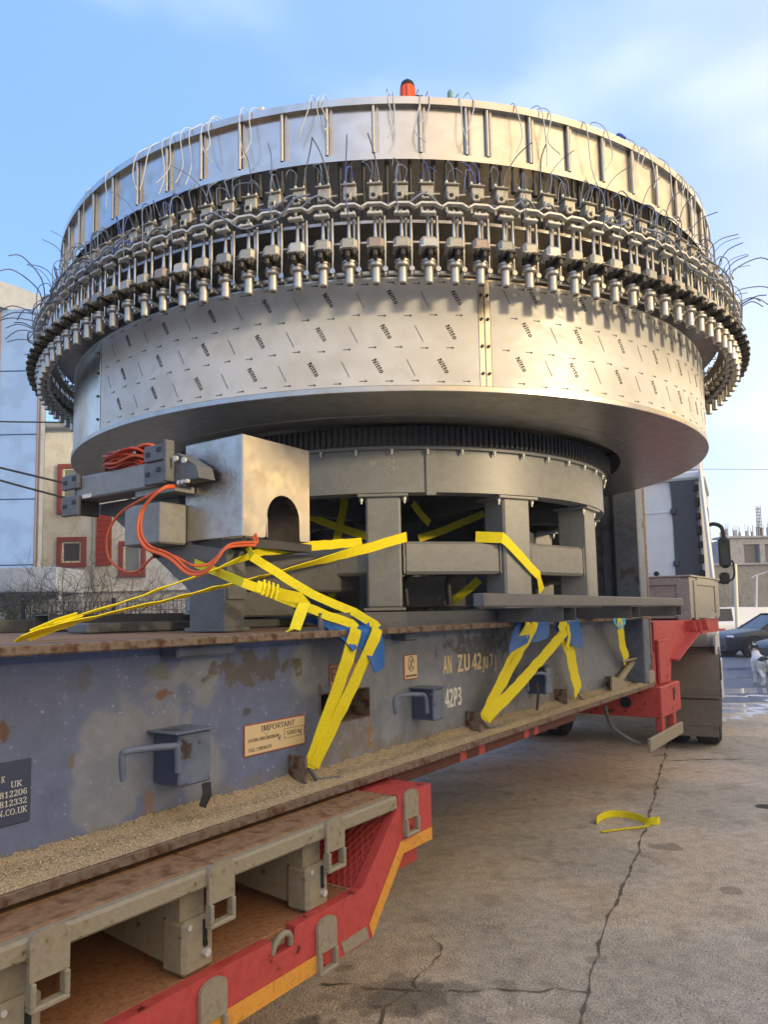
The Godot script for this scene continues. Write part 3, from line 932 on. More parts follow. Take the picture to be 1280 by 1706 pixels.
# ---------------------------------------------------------------- the flat rack
func web_texture() -> ImageTexture:          # u 0.8..7.0 along, h 0.97..1.56 up: paint, scuffs, rust and drips of the beam's web
	var w := 2048; var h := 196
	var na := noise(0.006, 5, 201).get_image(w, h); na.convert(Image.FORMAT_L8)
	var nb := noise(0.035, 4, 202).get_image(w, h); nb.convert(Image.FORMAT_L8)
	var nc := noise(0.15, 2, 203).get_image(w, h); nc.convert(Image.FORMAT_L8)
	var da := na.get_data(); var db := nb.get_data(); var dc := nc.get_data()
	# u, h, half width, half height, colour, strength
	var marks := [[2.02, 1.455, 0.20, 0.055, rgb(96, 88, 70), 0.85], [1.62, 1.40, 0.035, 0.014, rgb(122, 78, 46), 0.9], [1.56, 1.03, 0.022, 0.075, rgb(158, 112, 74), 0.7], [1.60, 1.48, 0.05, 0.03, rgb(104, 108, 86), 0.6],
		[1.085, 1.345, 0.012, 0.03, rgb(112, 72, 44), 0.9], [1.29, 1.24, 0.010, 0.03, rgb(122, 104, 74), 0.7], [1.33, 1.48, 0.02, 0.04, rgb(110, 92, 76), 0.4], [2.30, 1.44, 0.035, 0.03, rgb(84, 78, 58), 0.8], [2.62, 1.10, 0.19, 0.075, rgb(128, 118, 104), 0.75],
		[2.78, 1.10, 0.02, 0.09, rgb(160, 112, 66), 0.8], [2.47, 1.15, 0.03, 0.04, rgb(92, 66, 48), 0.7], [2.43, 1.27, 0.015, 0.09, rgb(112, 82, 62), 0.8], [3.85, 1.44, 0.35, 0.09, rgb(74, 68, 66), 0.6], [4.3, 1.3, 0.12, 0.22, rgb(62, 64, 70), 0.55], [2.0, 1.30, 0.02, 0.012, rgb(66, 66, 66), 0.8],
		[1.49, 1.01, 0.012, 0.012, rgb(80, 66, 56), 0.8], [5.0, 1.1, 0.10, 0.10, rgb(120, 96, 70), 0.5], [5.6, 1.3, 0.02, 0.1, rgb(90, 88, 88), 0.5], [3.1, 1.02, 0.5, 0.04, rgb(126, 120, 110), 0.6], [4.6, 1.05, 0.7, 0.05, rgb(128, 122, 112), 0.55], [1.3, 1.0, 0.6, 0.03, rgb(138, 132, 118), 0.55], [2.3, 1.03, 0.6, 0.035, rgb(134, 128, 116), 0.5]]
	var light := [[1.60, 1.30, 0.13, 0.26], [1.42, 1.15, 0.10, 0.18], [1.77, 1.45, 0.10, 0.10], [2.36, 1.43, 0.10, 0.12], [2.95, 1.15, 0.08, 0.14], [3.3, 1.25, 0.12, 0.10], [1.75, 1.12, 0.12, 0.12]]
	var o := PackedByteArray(); o.resize(w * h * 3)
	for j in h:
		var y := 1.56 - 0.59 * (j + 0.5) / h
		for i in w:
			var k := j * w + i
			var u := 0.8 + 6.2 * (i + 0.5) / w
			var n1 := da[k] / 255.0; var n2 := db[k] / 255.0; var n3 := dc[k] / 255.0
			var t := clampf(smoothstep(2.0, 2.9, u) + (n1 - 0.5) * 0.6, 0, 1)
			var c := rgb(108, 121, 156).lerp(rgb(128, 134, 144), t)
			c = c.lerp(rgb(96, 109, 143), smoothstep(0.50, 0.66, n1) * 0.5 * (1 - t))
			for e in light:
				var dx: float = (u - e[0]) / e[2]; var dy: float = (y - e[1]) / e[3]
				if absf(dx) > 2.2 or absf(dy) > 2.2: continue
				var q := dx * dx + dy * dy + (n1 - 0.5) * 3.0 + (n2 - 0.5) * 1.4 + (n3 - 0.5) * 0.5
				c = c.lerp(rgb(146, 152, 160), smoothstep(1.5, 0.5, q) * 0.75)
			for e in marks:
				var dx: float = (u - e[0]) / e[2]; var dy: float = (y - e[1]) / e[3]
				if absf(dx) > 2.0 or absf(dy) > 2.0: continue
				var q := dx * dx + dy * dy + (n2 - 0.5) * 3.2 + (n3 - 0.5) * 0.8
				c = c.lerp(e[4], smoothstep(1.35, 0.5, q) * e[5] * 0.78)
			if n3 > 0.84 and n2 > 0.56: c = c.lerp(rgb(190, 194, 196), 0.7)
			var v := 0.94 + 0.12 * (n2 - 0.3) + (n3 - 0.5) * 0.06
			o[k * 3] = int(clampf(c.r * v, 0, 1) * 255); o[k * 3 + 1] = int(clampf(c.g * v, 0, 1) * 255); o[k * 3 + 2] = int(clampf(c.b * v, 0, 1) * 255)
	return ImageTexture.create_from_image(Image.create_from_data(w, h, false, Image.FORMAT_RGB8, o))

func web_rect(m: MB, u0: float, u1: float, h0: float, h1: float) -> void:
	var z := -0.17
	var f := m.V.size()
	for p in [[u0, h0], [u1, h0], [u1, h1], [u0, h1]]:
		m.put(Vector3(p[0], p[1], z), Vector3.BACK, Vector2((p[0] - 0.8) / 6.2, (1.56 - p[1]) / 0.59))
	m.I.append_array(PackedInt32Array([f, f + 2, f + 1, f, f + 3, f + 2]))

func sawdust_top(u: float, z: float) -> float:
	return 0.984 + 0.016 * smoothstep(-0.01, -0.05, z) + 0.022 * smoothstep(-0.10, -0.17, z)

func build_rack() -> void:
	var r := tthing("flat_rack", "long blue grey steel flat rack carrying the round machine, with stencilled numbers", "flat rack", 0.875, 0.95, -1.22)
	var m := mb()
	var wm := mat("rack_web", Color(1, 1, 1), 0.58)
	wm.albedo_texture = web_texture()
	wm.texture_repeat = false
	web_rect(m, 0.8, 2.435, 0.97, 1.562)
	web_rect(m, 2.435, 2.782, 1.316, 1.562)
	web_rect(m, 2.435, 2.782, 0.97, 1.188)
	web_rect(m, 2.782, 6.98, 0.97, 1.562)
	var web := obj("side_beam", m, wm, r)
	m = mb()
	m.box(Vector3(-2.2, 1.265, -0.177), Vector3(6.0, 0.59, 0.014))
	obj("beam_end", m, M.rack_blue, web)
	m = mb()                                                # the forklift pocket: a dark tunnel
	for e in [[Vector3(2.608, 1.186, -0.42), Vector3(0.35, 0.006, 0.5)], [Vector3(2.608, 1.318, -0.42), Vector3(0.35, 0.006, 0.5)], [Vector3(2.433, 1.252, -0.42), Vector3(0.006, 0.13, 0.5)], [Vector3(2.784, 1.252, -0.42), Vector3(0.006, 0.13, 0.5)], [Vector3(2.608, 1.252, -0.67), Vector3(0.35, 0.13, 0.006)]]:
		m.box(e[0], e[1])
	obj("pocket", m, M.rack_rust, web)
	m = mb()
	m.box(Vector3(0.875, 1.575, -0.09), Vector3(12.19, 0.028, 0.18), 0.004)
	m.box(Vector3(1.2, 1.575, -2.36), Vector3(11.6, 0.028, 0.16), 0.004)
	obj("top_flange", m, M.rack_rust, r)
	m = mb()
	m.box(Vector3(0.875, 0.966, -0.10), Vector3(12.19, 0.032, 0.2), 0.004)
	obj("bottom_flange", m, M.rack_rust, r)
	m = mb()
	m.box(Vector3(0.875, 1.265, -2.32), Vector3(12.19, 0.59, 0.016))
	m.box(Vector3(0.875, 0.966, -2.34), Vector3(12.19, 0.032, 0.2))
	obj("far_beam", m, M.rack_blue, r)
	for k in 13:
		m = mb()
		m.box(Vector3(0.875, 1.574, -0.265 - k * 0.168), Vector3(12.1, 0.024, 0.162), 0.003)
		obj("deck_board", m, M.deck_wood, r)
	for k in 14:
		m = mb()
		m.box(Vector3(-4.6 + k * 0.85, 1.50, -1.25), Vector3(0.1, 0.12, 2.1))
		obj("cross_member", m, M.rack_blue, r)
	# brackets under the lip
	for e in [[1.73, 0.26], [3.02, 0.10], [5.3, 0.2], [0.5, 0.3]]:
		m = mb()
		m.box(Vector3(e[0], 1.54, -0.125), Vector3(e[1], 0.04, 0.088), 0.006)
		obj("lip_bracket", m, M.rack_blue, r)
	# lashing boxes with bent handles
	var lb := [[1.58, 1.712, 1.118, 1.285], [3.14, 3.236, 1.126, 1.28], [4.55, 4.648, 1.114, 1.29], [0.2, 0.33, 1.118, 1.285]]
	var hd := [[Vector3(1.377, 1.18, -0.045), Vector3(1.373, 1.25, -0.045), Vector3(1.392, 1.264, -0.035), Vector3(1.53, 1.256, -0.025), Vector3(1.556, 1.243, -0.024), Vector3(1.564, 1.172, -0.03)],
		[Vector3(2.79, 1.204, -0.03), Vector3(2.785, 1.268, -0.03), Vector3(2.83, 1.282, -0.024), Vector3(2.985, 1.27, -0.022), Vector3(3.03, 1.252, -0.022), Vector3(3.045, 1.178, -0.024)],
		[Vector3(4.30, 1.16, -0.06), Vector3(4.30, 1.25, -0.06), Vector3(4.34, 1.26, -0.05), Vector3(4.50, 1.25, -0.03), Vector3(4.52, 1.18, -0.03)], []]
	for i in lb.size():
		var e: Array = lb[i]
		m = mb()
		m.box(Vector3((e[0] + e[1]) / 2, (e[2] + e[3]) / 2, -0.105), Vector3(e[1] - e[0], e[3] - e[2], 0.128), 0.006)
		m.box(Vector3((e[0] + e[1]) / 2 - 0.012, e[3] + 0.003, -0.10), Vector3(e[1] - e[0] + 0.03, 0.006, 0.15), 0.002)
		var bx := obj("lashing_box", m, M.scuffed_blue, r)
		m = mb()
		m.box(Vector3(e[0] - 0.002, (e[2] + e[3]) / 2, -0.105), Vector3(0.004, e[3] - e[2] - 0.014, 0.11))
		obj("side_plate", m, M.navy_plate, bx)
		if hd[i].size():
			m = mb()
			m.tube(bez(hd[i], 4), 0.0105, 8)
			m.cyl(Vector3(e[0] - 0.01, e[3] - 0.03, -0.03), Vector3(e[0] + 0.01, e[3] - 0.03, -0.07), 0.01)
			obj("handle", m, M.scuffed_blue, bx)
		if i in [0, 2]:
			m = mb()
			var p := Vector3(e[1] - 0.02, e[2] - 0.002, -0.038) if i == 0 else Vector3(4.42, 1.20, -0.05)
			var l := 0.075 if i == 0 else 0.17
			m.ribbon([p, p + Vector3(-0.004, -l * 0.5, 0.01), p + Vector3(-0.02, -l, 0.0)], Vector3.RIGHT, 0.026, 0.004)
			m.ribbon([p + Vector3(-0.016, 0, 0.004), p + Vector3(-0.02, -l * 0.4, 0.014), p + Vector3(-0.035, -l * 0.9, 0.012)], Vector3(1, 0, 0.4), 0.018, 0.004)
			obj("torn_strip", m, M.rubber, bx)
	# lashing lugs on the flange
	for u in [2.23, 3.69, 5.0, 6.1]:
		m = mb()
		m.box(Vector3(u, 1.045, -0.12), Vector3(0.014, 0.12, 0.09), 0.003)
		obj("lug", m, M.rack_rust, r)
	m = mb()
	m.extrude(PackedVector2Array([Vector2(5.93, 1.0), Vector2(6.33, 0.985), Vector2(6.30, 1.05), Vector2(5.95, 1.12)]), Transform3D(Basis(), Vector3(0, 0, -0.075)), 0.014)
	obj("gusset", m, M.dusty_grey, r)
	m = mb()
	m.tube([Vector3(6.35, 1.21, -0.10), Vector3(6.72, 1.215, -0.08), Vector3(6.76, 1.20, -0.07), Vector3(6.77, 0.99, -0.06)], 0.011, 8)
	m.cyl(Vector3(6.25, 1.04, -0.12), Vector3(6.80, 1.21, -0.12), 0.03)
	obj("locking_bar", m, M.dusty_grey, r)
	# plates, stickers and stencils
	m = mb()
	m.box(Vector3(0.90, 1.185, -0.168), Vector3(0.53, 0.17, 0.006), 0.002)
	var pl := obj("owner_plate", m, M.navy_plate, r)
	for e in [["K", 1.085, 1.225, 0.010], ["UK", 1.122, 1.207, 0.032], ["812206", 1.115, 1.183, 0.075], ["812332", 1.115, 1.159, 0.075], ["CON.CO.UK", 1.10, 1.135, 0.108]]:
		write_in(e[0], Vector3(e[1], e[2], -0.165), Vector2(e[3], 0.0155), M.white_paint, pl, false, true)
	m = mb()
	m.box(Vector3(2.154, 1.191, -0.168), Vector3(0.342, 0.116, 0.005), 0.001)
	pl = obj("warning_label", m, M.sticker_rim, r)
	m = mb()
	m.box(Vector3(2.154, 1.191, -0.1655), Vector3(0.334, 0.108, 0.003), 0.001)
	for k in 5: m.box(Vector3(2.03 + k * 0.06 + rng.randf() * 0.02, 1.191 + rng.randf_range(-0.05, 0.05), -0.1650), Vector3(0.001, 0.001, 0.001))
	obj("label_face", m, M.sticker, pl)
	for e in [["IMPORTANT", 2.165, 1.226, 0.19, 0.020], ["LASHING RING MAXIMUM", 2.085, 1.189, 0.165, 0.012], ["FULL STRENGTH", 2.065, 1.154, 0.12, 0.012], ["5000 kg", 2.258, 1.190, 0.09, 0.015]]:
		write_in(e[0], Vector3(e[1], e[2], -0.164), Vector2(e[3], e[4]), M.ink, pl)
	m = mb()
	for e in [[2.258, 1.208, 0.118, 0.0015], [2.258, 1.172, 0.118, 0.0015], [2.199, 1.19, 0.0015, 0.036], [2.317, 1.19, 0.0015, 0.036]]: m.box(Vector3(e[0], e[1], -0.1635), Vector3(e[2], e[3], 0.001))
	obj("ruled_box", m, M.ink, pl)
	m = mb()
	m.extrude(PackedVector2Array([Vector2(2.085, 1.212), Vector2(2.10, 1.236), Vector2(2.112, 1.216), Vector2(2.118, 1.226), Vector2(2.098, 1.196)]), Transform3D(Basis(), Vector3(0, 0, -0.1640)), 0.0012)
	m.extrude(PackedVector2Array([Vector2(2.165, 1.178), Vector2(2.18, 1.19), Vector2(2.172, 1.168)]), Transform3D(Basis(), Vector3(0, 0, -0.1640)), 0.0012)
	obj("scratch", m, M.rack_blue, pl)
	m = mb()
	m.box(Vector3(3.134, 1.385, -0.168), Vector3(0.122, 0.122, 0.005), 0.001)
	pl = obj("pictogram_label", m, M.sticker_rim, r)
	m = mb()
	m.box(Vector3(3.134, 1.385, -0.1655), Vector3(0.114, 0.114, 0.003), 0.001)
	obj("label_face", m, M.sticker, pl)
	m = mb()
	var arc := []
	for k in 22: arc.append(Vector3(3.134 + cos(k * 0.285) * 0.026, 1.40 + sin(k * 0.285) * 0.036, -0.164))
	m.tube(arc, 0.002, 4)
	m.tube([Vector3(3.12, 1.375, -0.164), Vector3(3.15, 1.425, -0.164)], 0.003, 4)
	m.tube([Vector3(3.128, 1.42, -0.164), Vector3(3.14, 1.39, -0.164), Vector3(3.148, 1.375, -0.164)], 0.002, 4)
	for k in 7: m.box(Vector3(3.09 + k * 0.0145, 1.342, -0.164), Vector3(0.011, 0.010, 0.001))
	obj("pictogram", m, M.ink, pl)
	m = mb()
	for e in [[2.60, 1.437, 0.22, 0.005], [2.60, 1.347, 0.22, 0.005], [2.492, 1.392, 0.005, 0.085], [2.708, 1.392, 0.005, 0.085]]: m.box(Vector3(e[0], e[1], -0.168), Vector3(e[2], e[3], 0.003))
	pl = obj("empty_sign", m, M.sticker_rim, r)
	m = mb()
	m.box(Vector3(2.60, 1.392, -0.1688), Vector3(0.21, 0.084, 0.0022))
	obj("sign_face", m, tri(mat("faded_sign", rgb(176, 150, 128), 0.7), 0.2), pl)
	write_in("EM", Vector3(2.545, 1.392, -0.166), Vector2(0.085, 0.055), M.maroon, pl)
	for e in [["AN", 3.505, 1.369, 0.09], ["ZU", 3.69, 1.368, 0.14], ["42", 3.845, 1.366, 0.11], ["J", 3.93, 1.352, 0.025], ["U", 3.965, 1.352, 0.04], ["7", 4.03, 1.362, 0.035], ["J", 4.09, 1.352, 0.03]]:
		write_in(e[0], Vector3(e[1], e[2], -0.1685), Vector2(e[3], 0.095 if e[0].length() > 1 else 0.07), M.sticker, r, true)
	write_in("42P3", Vector3(3.56, 1.19, -0.1685), Vector2(0.18, 0.10), M.white_paint, r, true)
	# end frame: two posts and a ribbed dark blue wall
	for z in [-0.115, -2.33]:
		m = mb()
		m.box(Vector3(6.80, 2.0, z), Vector3(0.20, 2.0, 0.22), 0.01)
		var ps := obj("corner_post", m, M.rack_blue, r)
		m = mb()
		m.box(Vector3(6.925, 2.0, z), Vector3(0.045, 2.0, 0.23), 0.006)
		obj("rusty_edge", m, M.rack_rust, ps)
		m = mb()
		m.box(Vector3(6.88, 1.04, z + 0.02), Vector3(0.17, 0.12, 0.2), 0.01)
		obj("corner_casting", m, M.dusty_grey, ps)
	m = mb()
	m.box(Vector3(6.86, 2.24, -1.22), Vector3(0.02, 1.3, 2.0))
	var ew := obj("end_wall", m, M.rack_blue, r)
	for k in 10:
		m = mb()
		m.box(Vector3(6.825, 2.24, -0.33 - k * 0.2), Vector3(0.05, 1.3, 0.09), 0.015)
		obj("wall_rib", m, M.rack_blue, ew)
	m = mb()
	m.box(Vector3(6.83, 1.62, -1.22), Vector3(0.09, 0.09, 2.0), 0.01)
	obj("sill_bar", m, M.navy_plate, ew)
	# sawdust lying along the bottom flange
	m = MB.new()
	off = Vector3(3.0, 0.98, -0.09)
	m.xf = Transform3D(Basis(), -off)
	var nz := noise(7.0, 4, 31); var nl := noise(1.1, 3, 32)
	var rows := []
	for j in 14:
		var row := []
		var z := lerpf(-0.004, -0.168, j / 13.0)
		for i in 900:
			var u := 0.3 + 6.5 * i / 899.0
			var edge := smoothstep(0.0, 0.14, float(j) / 13.0)
			var y := sawdust_top(u, z) + edge * (nz.get_noise_2d(u * 3.0, z * 6.0) * 0.010 + nl.get_noise_2d(u * 2.0, z * 3.0) * 0.012 + rng.randf_range(-0.003, 0.003))
			row.append(Vector3(u, maxf(y, 0.9825), z))
		rows.append(row)
	m.skin(rows)
	var sd := obj("sawdust", m, M.sawdust, self)
	tag(sd, "tan sawdust lying along the bottom flange of the flat rack", "sawdust", "", "stuff")
	sd.position = place(3.0, 0.98, -0.09); sd.rotation.y = TURN
	for kind in [["wood_chip", rgb(208, 196, 168), 9000, 0.0016, 0.0042], ["dark_chip", rgb(104, 88, 66), 2600, 0.0014, 0.0034]]:
		var pb := MB.new()
		pb.box(Vector3.ZERO, Vector3(1, 0.35, 0.7), 0.12)
		var gm := MultiMesh.new()
		gm.transform_format = MultiMesh.TRANSFORM_3D
		gm.mesh = pb.mesh()
		gm.instance_count = kind[2]
		for i in kind[2]:
			var u := 0.6 + 6.0 * pow(rng.randf(), 1.7)
			var z := rng.randf_range(-0.168, -0.004)
			var s := rng.randf_range(kind[3], kind[4])
			var y := sawdust_top(u, z) + smoothstep(0.0, 0.14, -z / 0.168) * (nz.get_noise_2d(u * 3.0, z * 6.0) * 0.010 + nl.get_noise_2d(u * 2.0, z * 3.0) * 0.012)
			gm.set_instance_transform(i, Transform3D(Basis.from_euler(Vector3(rng.randf() * 1.2, rng.randf() * 6, rng.randf() * 1.2)).scaled(Vector3(s * 1.4, s, s)), Vector3(u, maxf(y, 0.983) + 0.0008, z) - off))
		var gi := MultiMeshInstance3D.new()
		gi.name = kind[0]
		gi.multimesh = gm
		gi.material_override = mat(kind[0], kind[1], 0.95)
		sd.add_child(gi)
		tag(gi, "", "", "", "stuff")

func write_in(s: String, at: Vector3, size: Vector2, m: Material, parent: Node3D, bold := false, serif := false) -> void:
	var o := write(s, at, size, m, parent, "lettering", bold, serif)
	if parent.get_parent() != self and parent is MeshInstance3D: o.position = at - off

# ---------------------------------------------------------------- the red low-bed trailer
func rail_poly(a: Array) -> PackedVector2Array:
	var p := PackedVector2Array()
	for e in a: p.append(Vector2(e[0], e[1]))
	return p

func stake_clip(p: Node, u: float, h: float, z: float) -> void:       # flap with a rounded head over a small square loop
	var m := mb()
	var pts := [[u - 0.05, h - 0.055], [u + 0.05, h - 0.055], [u + 0.05, h + 0.03]]
	for k in 7: pts.append([u + 0.05 * cos(PI * k / 6.0), h + 0.03 + 0.026 * sin(PI * k / 6.0)])
	m.extrude(rail_poly(pts), Transform3D(Basis(), Vector3(0, 0, z)), 0.012)
	var c := obj("stake_clip", m, M.dusty_grey, p)
	m = mb()
	m.box(Vector3(u - 0.042, h - 0.083, z + 0.006), Vector3(0.014, 0.056, 0.03), 0.004)
	m.box(Vector3(u + 0.042, h - 0.083, z + 0.006), Vector3(0.014, 0.056, 0.03), 0.004)
	m.box(Vector3(u, h - 0.115, z + 0.006), Vector3(0.098, 0.014, 0.03), 0.004)
	obj("loop", m, M.dusty_grey, c)

func build_trailer() -> void:
	var t := tthing("lowbed_trailer", "dusty red low-bed trailer with yellow tape, under the blue grey flat rack", "trailer", 1.0, 0.0, -1.22)
	var Z0 := 0.127
	# rear side rail with its step up to the bolster
	var m := mb()
	m.extrude(rail_poly([[-5.0, 0.45], [2.307, 0.46], [2.527, 0.70], [2.75, 0.70], [2.75, 0.93], [2.50, 0.93], [2.50, 0.89], [2.25, 0.652], [1.884, 0.645], [1.878, 0.588], [1.774, 0.588], [1.772, 0.637], [-5.0, 0.637]]), Transform3D(Basis(), Vector3(0, 0, Z0)), 0.04)
	var rail := obj("side_rail", m, M.red, t)
	m = mb()
	m.extrude(rail_poly([[2.527, 0.702], [2.748, 0.702], [2.748, 0.752], [2.51, 0.752], [2.29, 0.512], [2.307, 0.463]]), Transform3D(Basis(), Vector3(0, 0, Z0 + 0.041)), 0.002)
	m.extrude(rail_poly([[-5.0, 0.452], [2.0, 0.461], [2.0, 0.517], [-5.0, 0.508]]), Transform3D(Basis(), Vector3(0, 0, Z0 + 0.041)), 0.002)
	obj("reflective_tape", m, M.tape, rail)
	m = mb()
	m.extrude(rail_poly([[2.14, 0.464], [2.285, 0.466], [2.27, 0.512], [2.12, 0.508]]), Transform3D(Basis(), Vector3(0, 0, Z0 + 0.041)), 0.002)
	obj("dirty_tape", m, M.dusty_grey, rail)
	m = mb()
	var loop := []
	for k in 17: loop.append(Vector3(1.828 + cos(PI * k / 16.0) * 0.042, 0.592 + sin(PI * k / 16.0) * 0.05, Z0 + 0.03 + 0.012 * sin(PI * k / 16.0)))
	m.tube(loop, 0.0105, 8)
	obj("lashing_ring", m, M.dusty_grey, rail)
	m = mb()
	m.box(Vector3(2.63, 0.815, -0.05), Vector3(0.238, 0.224, 0.352), 0.004)
	m.box(Vector3(2.63, 0.65, 0.02), Vector3(0.25, 0.10, 0.14), 0.006)
	m.box(Vector3(2.63, 0.80, -1.22), Vector3(0.238, 0.25, 2.0), 0.004)
	obj("bolster", m, M.red, t)
	# bulkhead with raised diamond mesh
	m = mb()
	m.quad(Vector3(2.255, 0.64, Z0 - 0.002), Vector3(2.255, 0.64, -2.5), Vector3(2.505, 0.885, -2.5), Vector3(2.505, 0.885, Z0 - 0.002))
	var bk := obj("mesh_panel", m, M.red, t)
	m = mb()
	var e1 := Vector3(0.25, 0.245, 0.0)
	for k in range(-16, 46):
		var z0 := Z0 - 0.01 - k * 0.030
		for s in [-1, 1]:
			var a := Vector3(2.25, 0.644, z0) ; var b := a + e1 + Vector3(0, 0, -0.20 * s)
			if s < 0: b = a + e1 + Vector3(0, 0, 0.20)
			var zmax := Z0 - 0.006
			if a.z > zmax and b.z > zmax: continue
			if a.z > zmax: a = a.lerp(b, (a.z - zmax) / (a.z - b.z))
			if b.z > zmax: b = b.lerp(a, (b.z - zmax) / (b.z - a.z))
			m.bar(a, b, 0.004, 0.004)
	tag(obj("diamond_mesh", m, M.red, bk), "", "", "", "stuff")
	# plywood floor of the well
	for k in 5:
		m = mb()
		m.box(Vector3(2.252 - 0.61 - k * 1.23, 0.625, -1.2), Vector3(1.226, 0.022, 2.65), 0.003)
		obj("floor_board", m, M.ply, t)
	# raised edge planks on their outriggers
	for e in [[-1.0, 0.43], [0.432, 1.553], [1.557, 2.50]]:
		for k in 3:
			m = mb()
			m.box(Vector3((e[0] + e[1]) / 2, 0.909 + 0.001 * k, 0.055 - k * 0.142), Vector3(e[1] - e[0], 0.042, 0.139), 0.006)
			obj("plank", m, M.plank, t)
		m = mb()
		m.box(Vector3((e[0] + e[1]) / 2, 0.903, 0.147), Vector3(e[1] - e[0], 0.052, 0.04), 0.008)
		obj("edge_beam", m, M.dusty_grey, t)
	for k in 5:
		var u := 2.032 - k * 0.532
		m = mb()
		m.box(Vector3(u + 0.01, 0.715, 0.085), Vector3(0.115, 0.15, 0.10), 0.012)
		m.box(Vector3(u + 0.005, 0.83, 0.07), Vector3(0.09, 0.10, 0.09), 0.008)
		var post := obj("outrigger_post", m, M.dusty_grey, t)
		m = mb()
		m.extrude(rail_poly([[0.03, 0.66], [0.03, 0.87], [-1.4, 0.87], [-1.4, 0.64], [-0.5, 0.70]]), Transform3D(Basis(Vector3(0, 0, 1), Vector3(0, 1, 0), Vector3(-1, 0, 0)), Vector3(u + 0.05, 0, 0)), 0.085)
		obj("outrigger_arm", m, M.dusty_grey, post)
		m = mb()
		m.box(Vector3(u + 0.03, 0.745, 0.134), Vector3(0.018, 0.07, 0.006), 0.002)
		m.cyl(Vector3(u + 0.03, 0.712, 0.13), Vector3(u + 0.03, 0.712, 0.139), 0.009, -1, 8)
		obj("slot", m, M.black, post)
		m = mb()
		m.cyl(Vector3(u + 0.03, 0.69, 0.134), Vector3(u + 0.03, 0.69, 0.15), 0.012, -1, 8)
		m.cyl(Vector3(u - 0.03, 0.775, 0.134), Vector3(u - 0.03, 0.775, 0.142), 0.008, -1, 8)
		obj("bolt", m, M.bracket_steel, post)
		stake_clip(t, u + 0.055, 0.888, 0.168)
	stake_clip(t, 2.58, 0.885, 0.169)
	for k in 4: stake_clip(t, 2.035 - k * 0.51, 0.572, 0.169)
	# central frame, far rail, cross members
	m = mb()
	for z in [-1.0, -1.7]:
		m.box(Vector3(2.0, 0.92, z), Vector3(10.0, 0.03, 0.22))
		m.box(Vector3(2.0, 0.82, z), Vector3(10.0, 0.17, 0.03))
		m.box(Vector3(2.0, 0.73, z), Vector3(10.0, 0.03, 0.22))
	m.box(Vector3(2.0, 0.72, -2.62), Vector3(10.0, 0.42, 0.06))
	obj("frame", m, M.rusty_red, t)
	m = mb()
	m.box(Vector3(3.93, 0.915, -0.13), Vector3(2.34, 0.07, 0.14), 0.006)
	obj("outer_beam", m, M.rusty_red, t)
	for u in [3.45, 3.66, 4.25, 4.40]:
		m = mb()
		m.box(Vector3(u, 0.915, -0.062), Vector3(0.07, 0.064, 0.012), 0.003)
		obj("red_cleat", m, M.red, t)
	for k in 8:
		m = mb()
		m.box(Vector3(2.95 + k * 0.58, 0.91, -1.5), Vector3(0.1, 0.06, 2.2))
		obj("cross_member", m, M.rusty_red, t)
	# front block and gooseneck
	m = mb()
	m.box(Vector3(7.36, 0.80, -1.24), Vector3(0.72, 0.28, 2.56), 0.01)
	m.box(Vector3(7.25, 1.10, -1.24), Vector3(0.42, 0.30, 2.44), 0.01)
	var fb := obj("front_block", m, M.red, t)
	m = mb()
	for e in [[-0.28, 0.79], [-0.62, 0.83]]: m.cyl(Vector3(6.998, e[1], e[0]), Vector3(6.985, e[1], e[0]), 0.05, -1, 14)
	m.box(Vector3(7.45, 0.84, 0.042), Vector3(0.05, 0.12, 0.006), 0.002)
	obj("hole", m, M.black, fb)
	m = mb()
	m.box(Vector3(7.02, 1.17, -0.35), Vector3(0.03, 0.42, 0.02), 0.004)
	obj("stop_plate", m, M.red, fb)
	m = mb()
	m.box(Vector3(7.3, 1.16, 0.0), Vector3(0.38, 0.40, 0.03), 0.006)
	obj("stop_plate", m, M.red, fb)
	m = mb()
	m.extrude(rail_poly([[7.10, 0.94], [7.62, 0.94], [7.70, 1.16], [8.75, 1.395], [10.14, 1.37], [10.14, 1.515], [7.10, 1.528]]), Transform3D(Basis(), Vector3(0, 0, -2.44)), 2.42)
	var gn := obj("gooseneck", m, M.red, t)
	m = mb()
	m.bar(Vector3(7.60, 1.15, -0.01), Vector3(8.62, 1.385, -0.01), 0.16, 0.02)
	m.box(Vector3(9.45, 1.375, 0.0), Vector3(1.36, 0.02, 0.12))
	obj("lower_flange", m, M.red, gn)
	for u in [8.35, 8.62, 8.95]:
		m = mb()
		m.extrude(rail_poly([[-0.02, 1.40], [0.10, 1.40], [0.07, 1.515], [-0.02, 1.515]]), Transform3D(Basis(Vector3(0, 0, 1), Vector3(0, 1, 0), Vector3(-1, 0, 0)), Vector3(u + 0.012, 0, 0)), 0.024)
		m.cyl(Vector3(u + 0.012, 1.43, 0.06), Vector3(u - 0.03, 1.43, 0.06), 0.022, -1, 10)
		obj("lug", m, M.red, gn)
	m = mb()
	m.box(Vector3(9.38, 1.765, -1.22), Vector3(1.60, 0.46, 2.44), 0.01)
	var bx := obj("stowage_box", m, tri(mat("box_grey", rgb(152, 150, 144), 0.55), 0.9, M.bulk_grey.albedo_texture, M.fine, 0.2), t)
	m = mb()
	for e in [[8.80, 1.91, 0.16], [9.94, 1.91, 0.16]]: m.box(Vector3(e[0], 1.74, 0.008), Vector3(0.14, 0.44, 0.016), 0.003)
	m.box(Vector3(9.38, 1.95, 0.008), Vector3(0.98, 0.08, 0.016), 0.003)
	m.box(Vector3(9.38, 1.56, 0.008), Vector3(0.98, 0.05, 0.016), 0.003)
	for z in [-0.07, -0.80, -1.6]: m.box(Vector3(8.572, 1.74, z), Vector3(0.016, 0.44, 0.14), 0.003)
